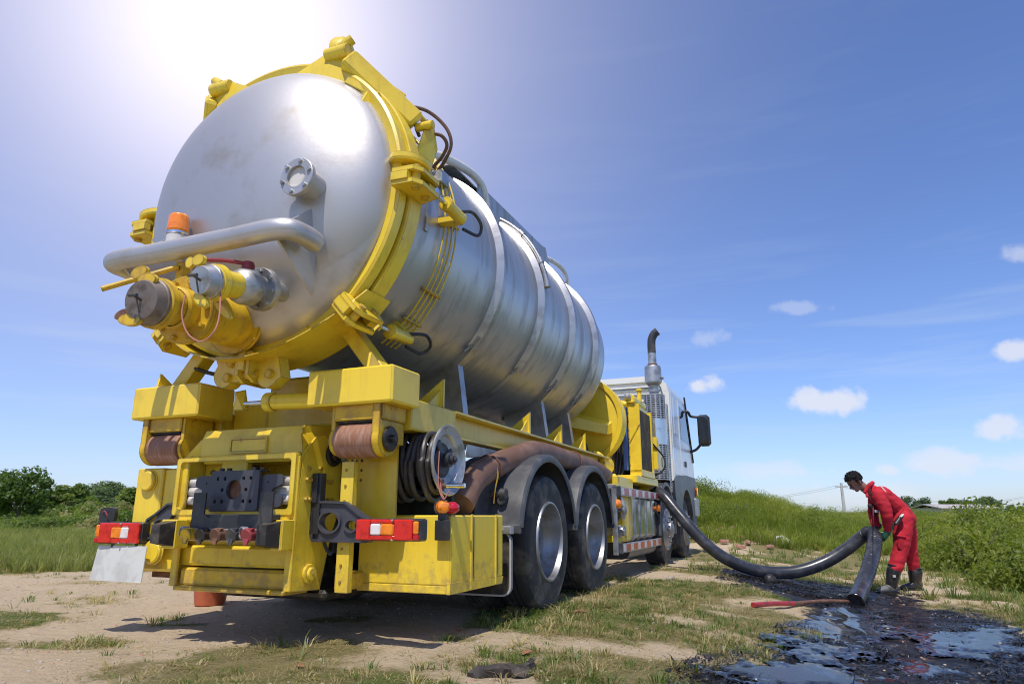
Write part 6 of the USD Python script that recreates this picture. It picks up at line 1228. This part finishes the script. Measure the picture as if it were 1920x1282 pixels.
for px, py, d_, k in ((138, 896, 66, 1), (172, 906, 72, 2), (198, 893, 88, 2), (236, 897, 92, 2), (262, 902, 80, 1), (105, 912, 90, 2), (-50, 880, 60, 2), (290, 900, 95, 2), (325, 906, 95, 2)):
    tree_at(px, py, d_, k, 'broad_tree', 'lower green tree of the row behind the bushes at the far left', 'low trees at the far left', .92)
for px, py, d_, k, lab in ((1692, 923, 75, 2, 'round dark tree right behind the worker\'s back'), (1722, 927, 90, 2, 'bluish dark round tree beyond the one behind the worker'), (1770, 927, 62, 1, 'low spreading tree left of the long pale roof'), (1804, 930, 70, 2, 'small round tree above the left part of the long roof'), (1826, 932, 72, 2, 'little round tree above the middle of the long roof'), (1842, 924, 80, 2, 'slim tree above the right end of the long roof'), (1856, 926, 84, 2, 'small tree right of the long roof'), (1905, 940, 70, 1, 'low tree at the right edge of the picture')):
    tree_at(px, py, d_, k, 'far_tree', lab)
for px, top, dist, k in ((1700, 950, 30, 0), (1738, 949, 34, 1), (1775, 951, 31, 2), (1812, 949, 36, 0), (1850, 950, 32, 1), (1885, 949, 35, 2), (1925, 947, 33, 0), (1960, 946, 36, 1), (1668, 952, 34, 2), (1720, 953, 27, 0), (1795, 954, 28, 1), (1870, 954, 27, 2)):
    q = PW(px, top, dist); s = (q[2] - float(ground_z(q[0], q[1]))) / 1.15
    plant('fern', k, 'ferny_shrub', 'feathery green shrub of the far edge of the thicket in front of the long shed', 'shrub', q[0], q[1], s, 'far shrubs in front of the shed')
# far shed roof
q = PW(1785, 946, 60); sh = thing('long_shed', 'long low shed with a pale sheet roof beyond the bushes', 'shed', (q[0], q[1], 0), 8)
obj('roof', prism([(-2.2, q[2] - .30), (0, q[2] + .05), (2.2, q[2] - .30), (2.2, q[2] - .36), (0, q[2] - .01), (-2.2, q[2] - .36)], 'yz', -2.8, 2.9), 'roof_sheet', sh)
obj('wall', bx(-2.6, 2.7, -1.9, 1.9, -1.2, q[2] - .28), 'wall_plaster', sh)
# utility pole with wires
q = PW(1577, 905, 58); zb = float(ground_z(q[0], q[1]))
po = thing('utility_pole', 'slim white concrete utility pole beyond the bushes left of the worker', 'utility pole', (q[0], q[1], zb))
obj('pole_shaft', lathe([(0, 0), (.15, 0), (.10, q[2] - zb), (0, q[2] - zb)], (0, 0, 0), (0, 0, 1), 12), 'concrete', po)
obj('crossarm', bx(-.5, .5, -.05, .05, q[2] - zb - .35, q[2] - zb - .25), 'concrete', po)
for k in (-.4, .4):
    for e in (-1, 1):
        a = np.array([k, 0, q[2] - zb - .22]); b = np.array([e * 26 + k, e * 14, q[2] - zb - 1.2 + (.5 if e > 0 else 0)]); t = np.linspace(0, 1, 16)[:, None]
        obj('wire', tube(a * (1 - t) + b * t + np.c_[np.zeros(16), np.zeros(16), -1.0 * 4 * t[:, 0] * (1 - t[:, 0])], .007, 5), 'dark_steel', po)
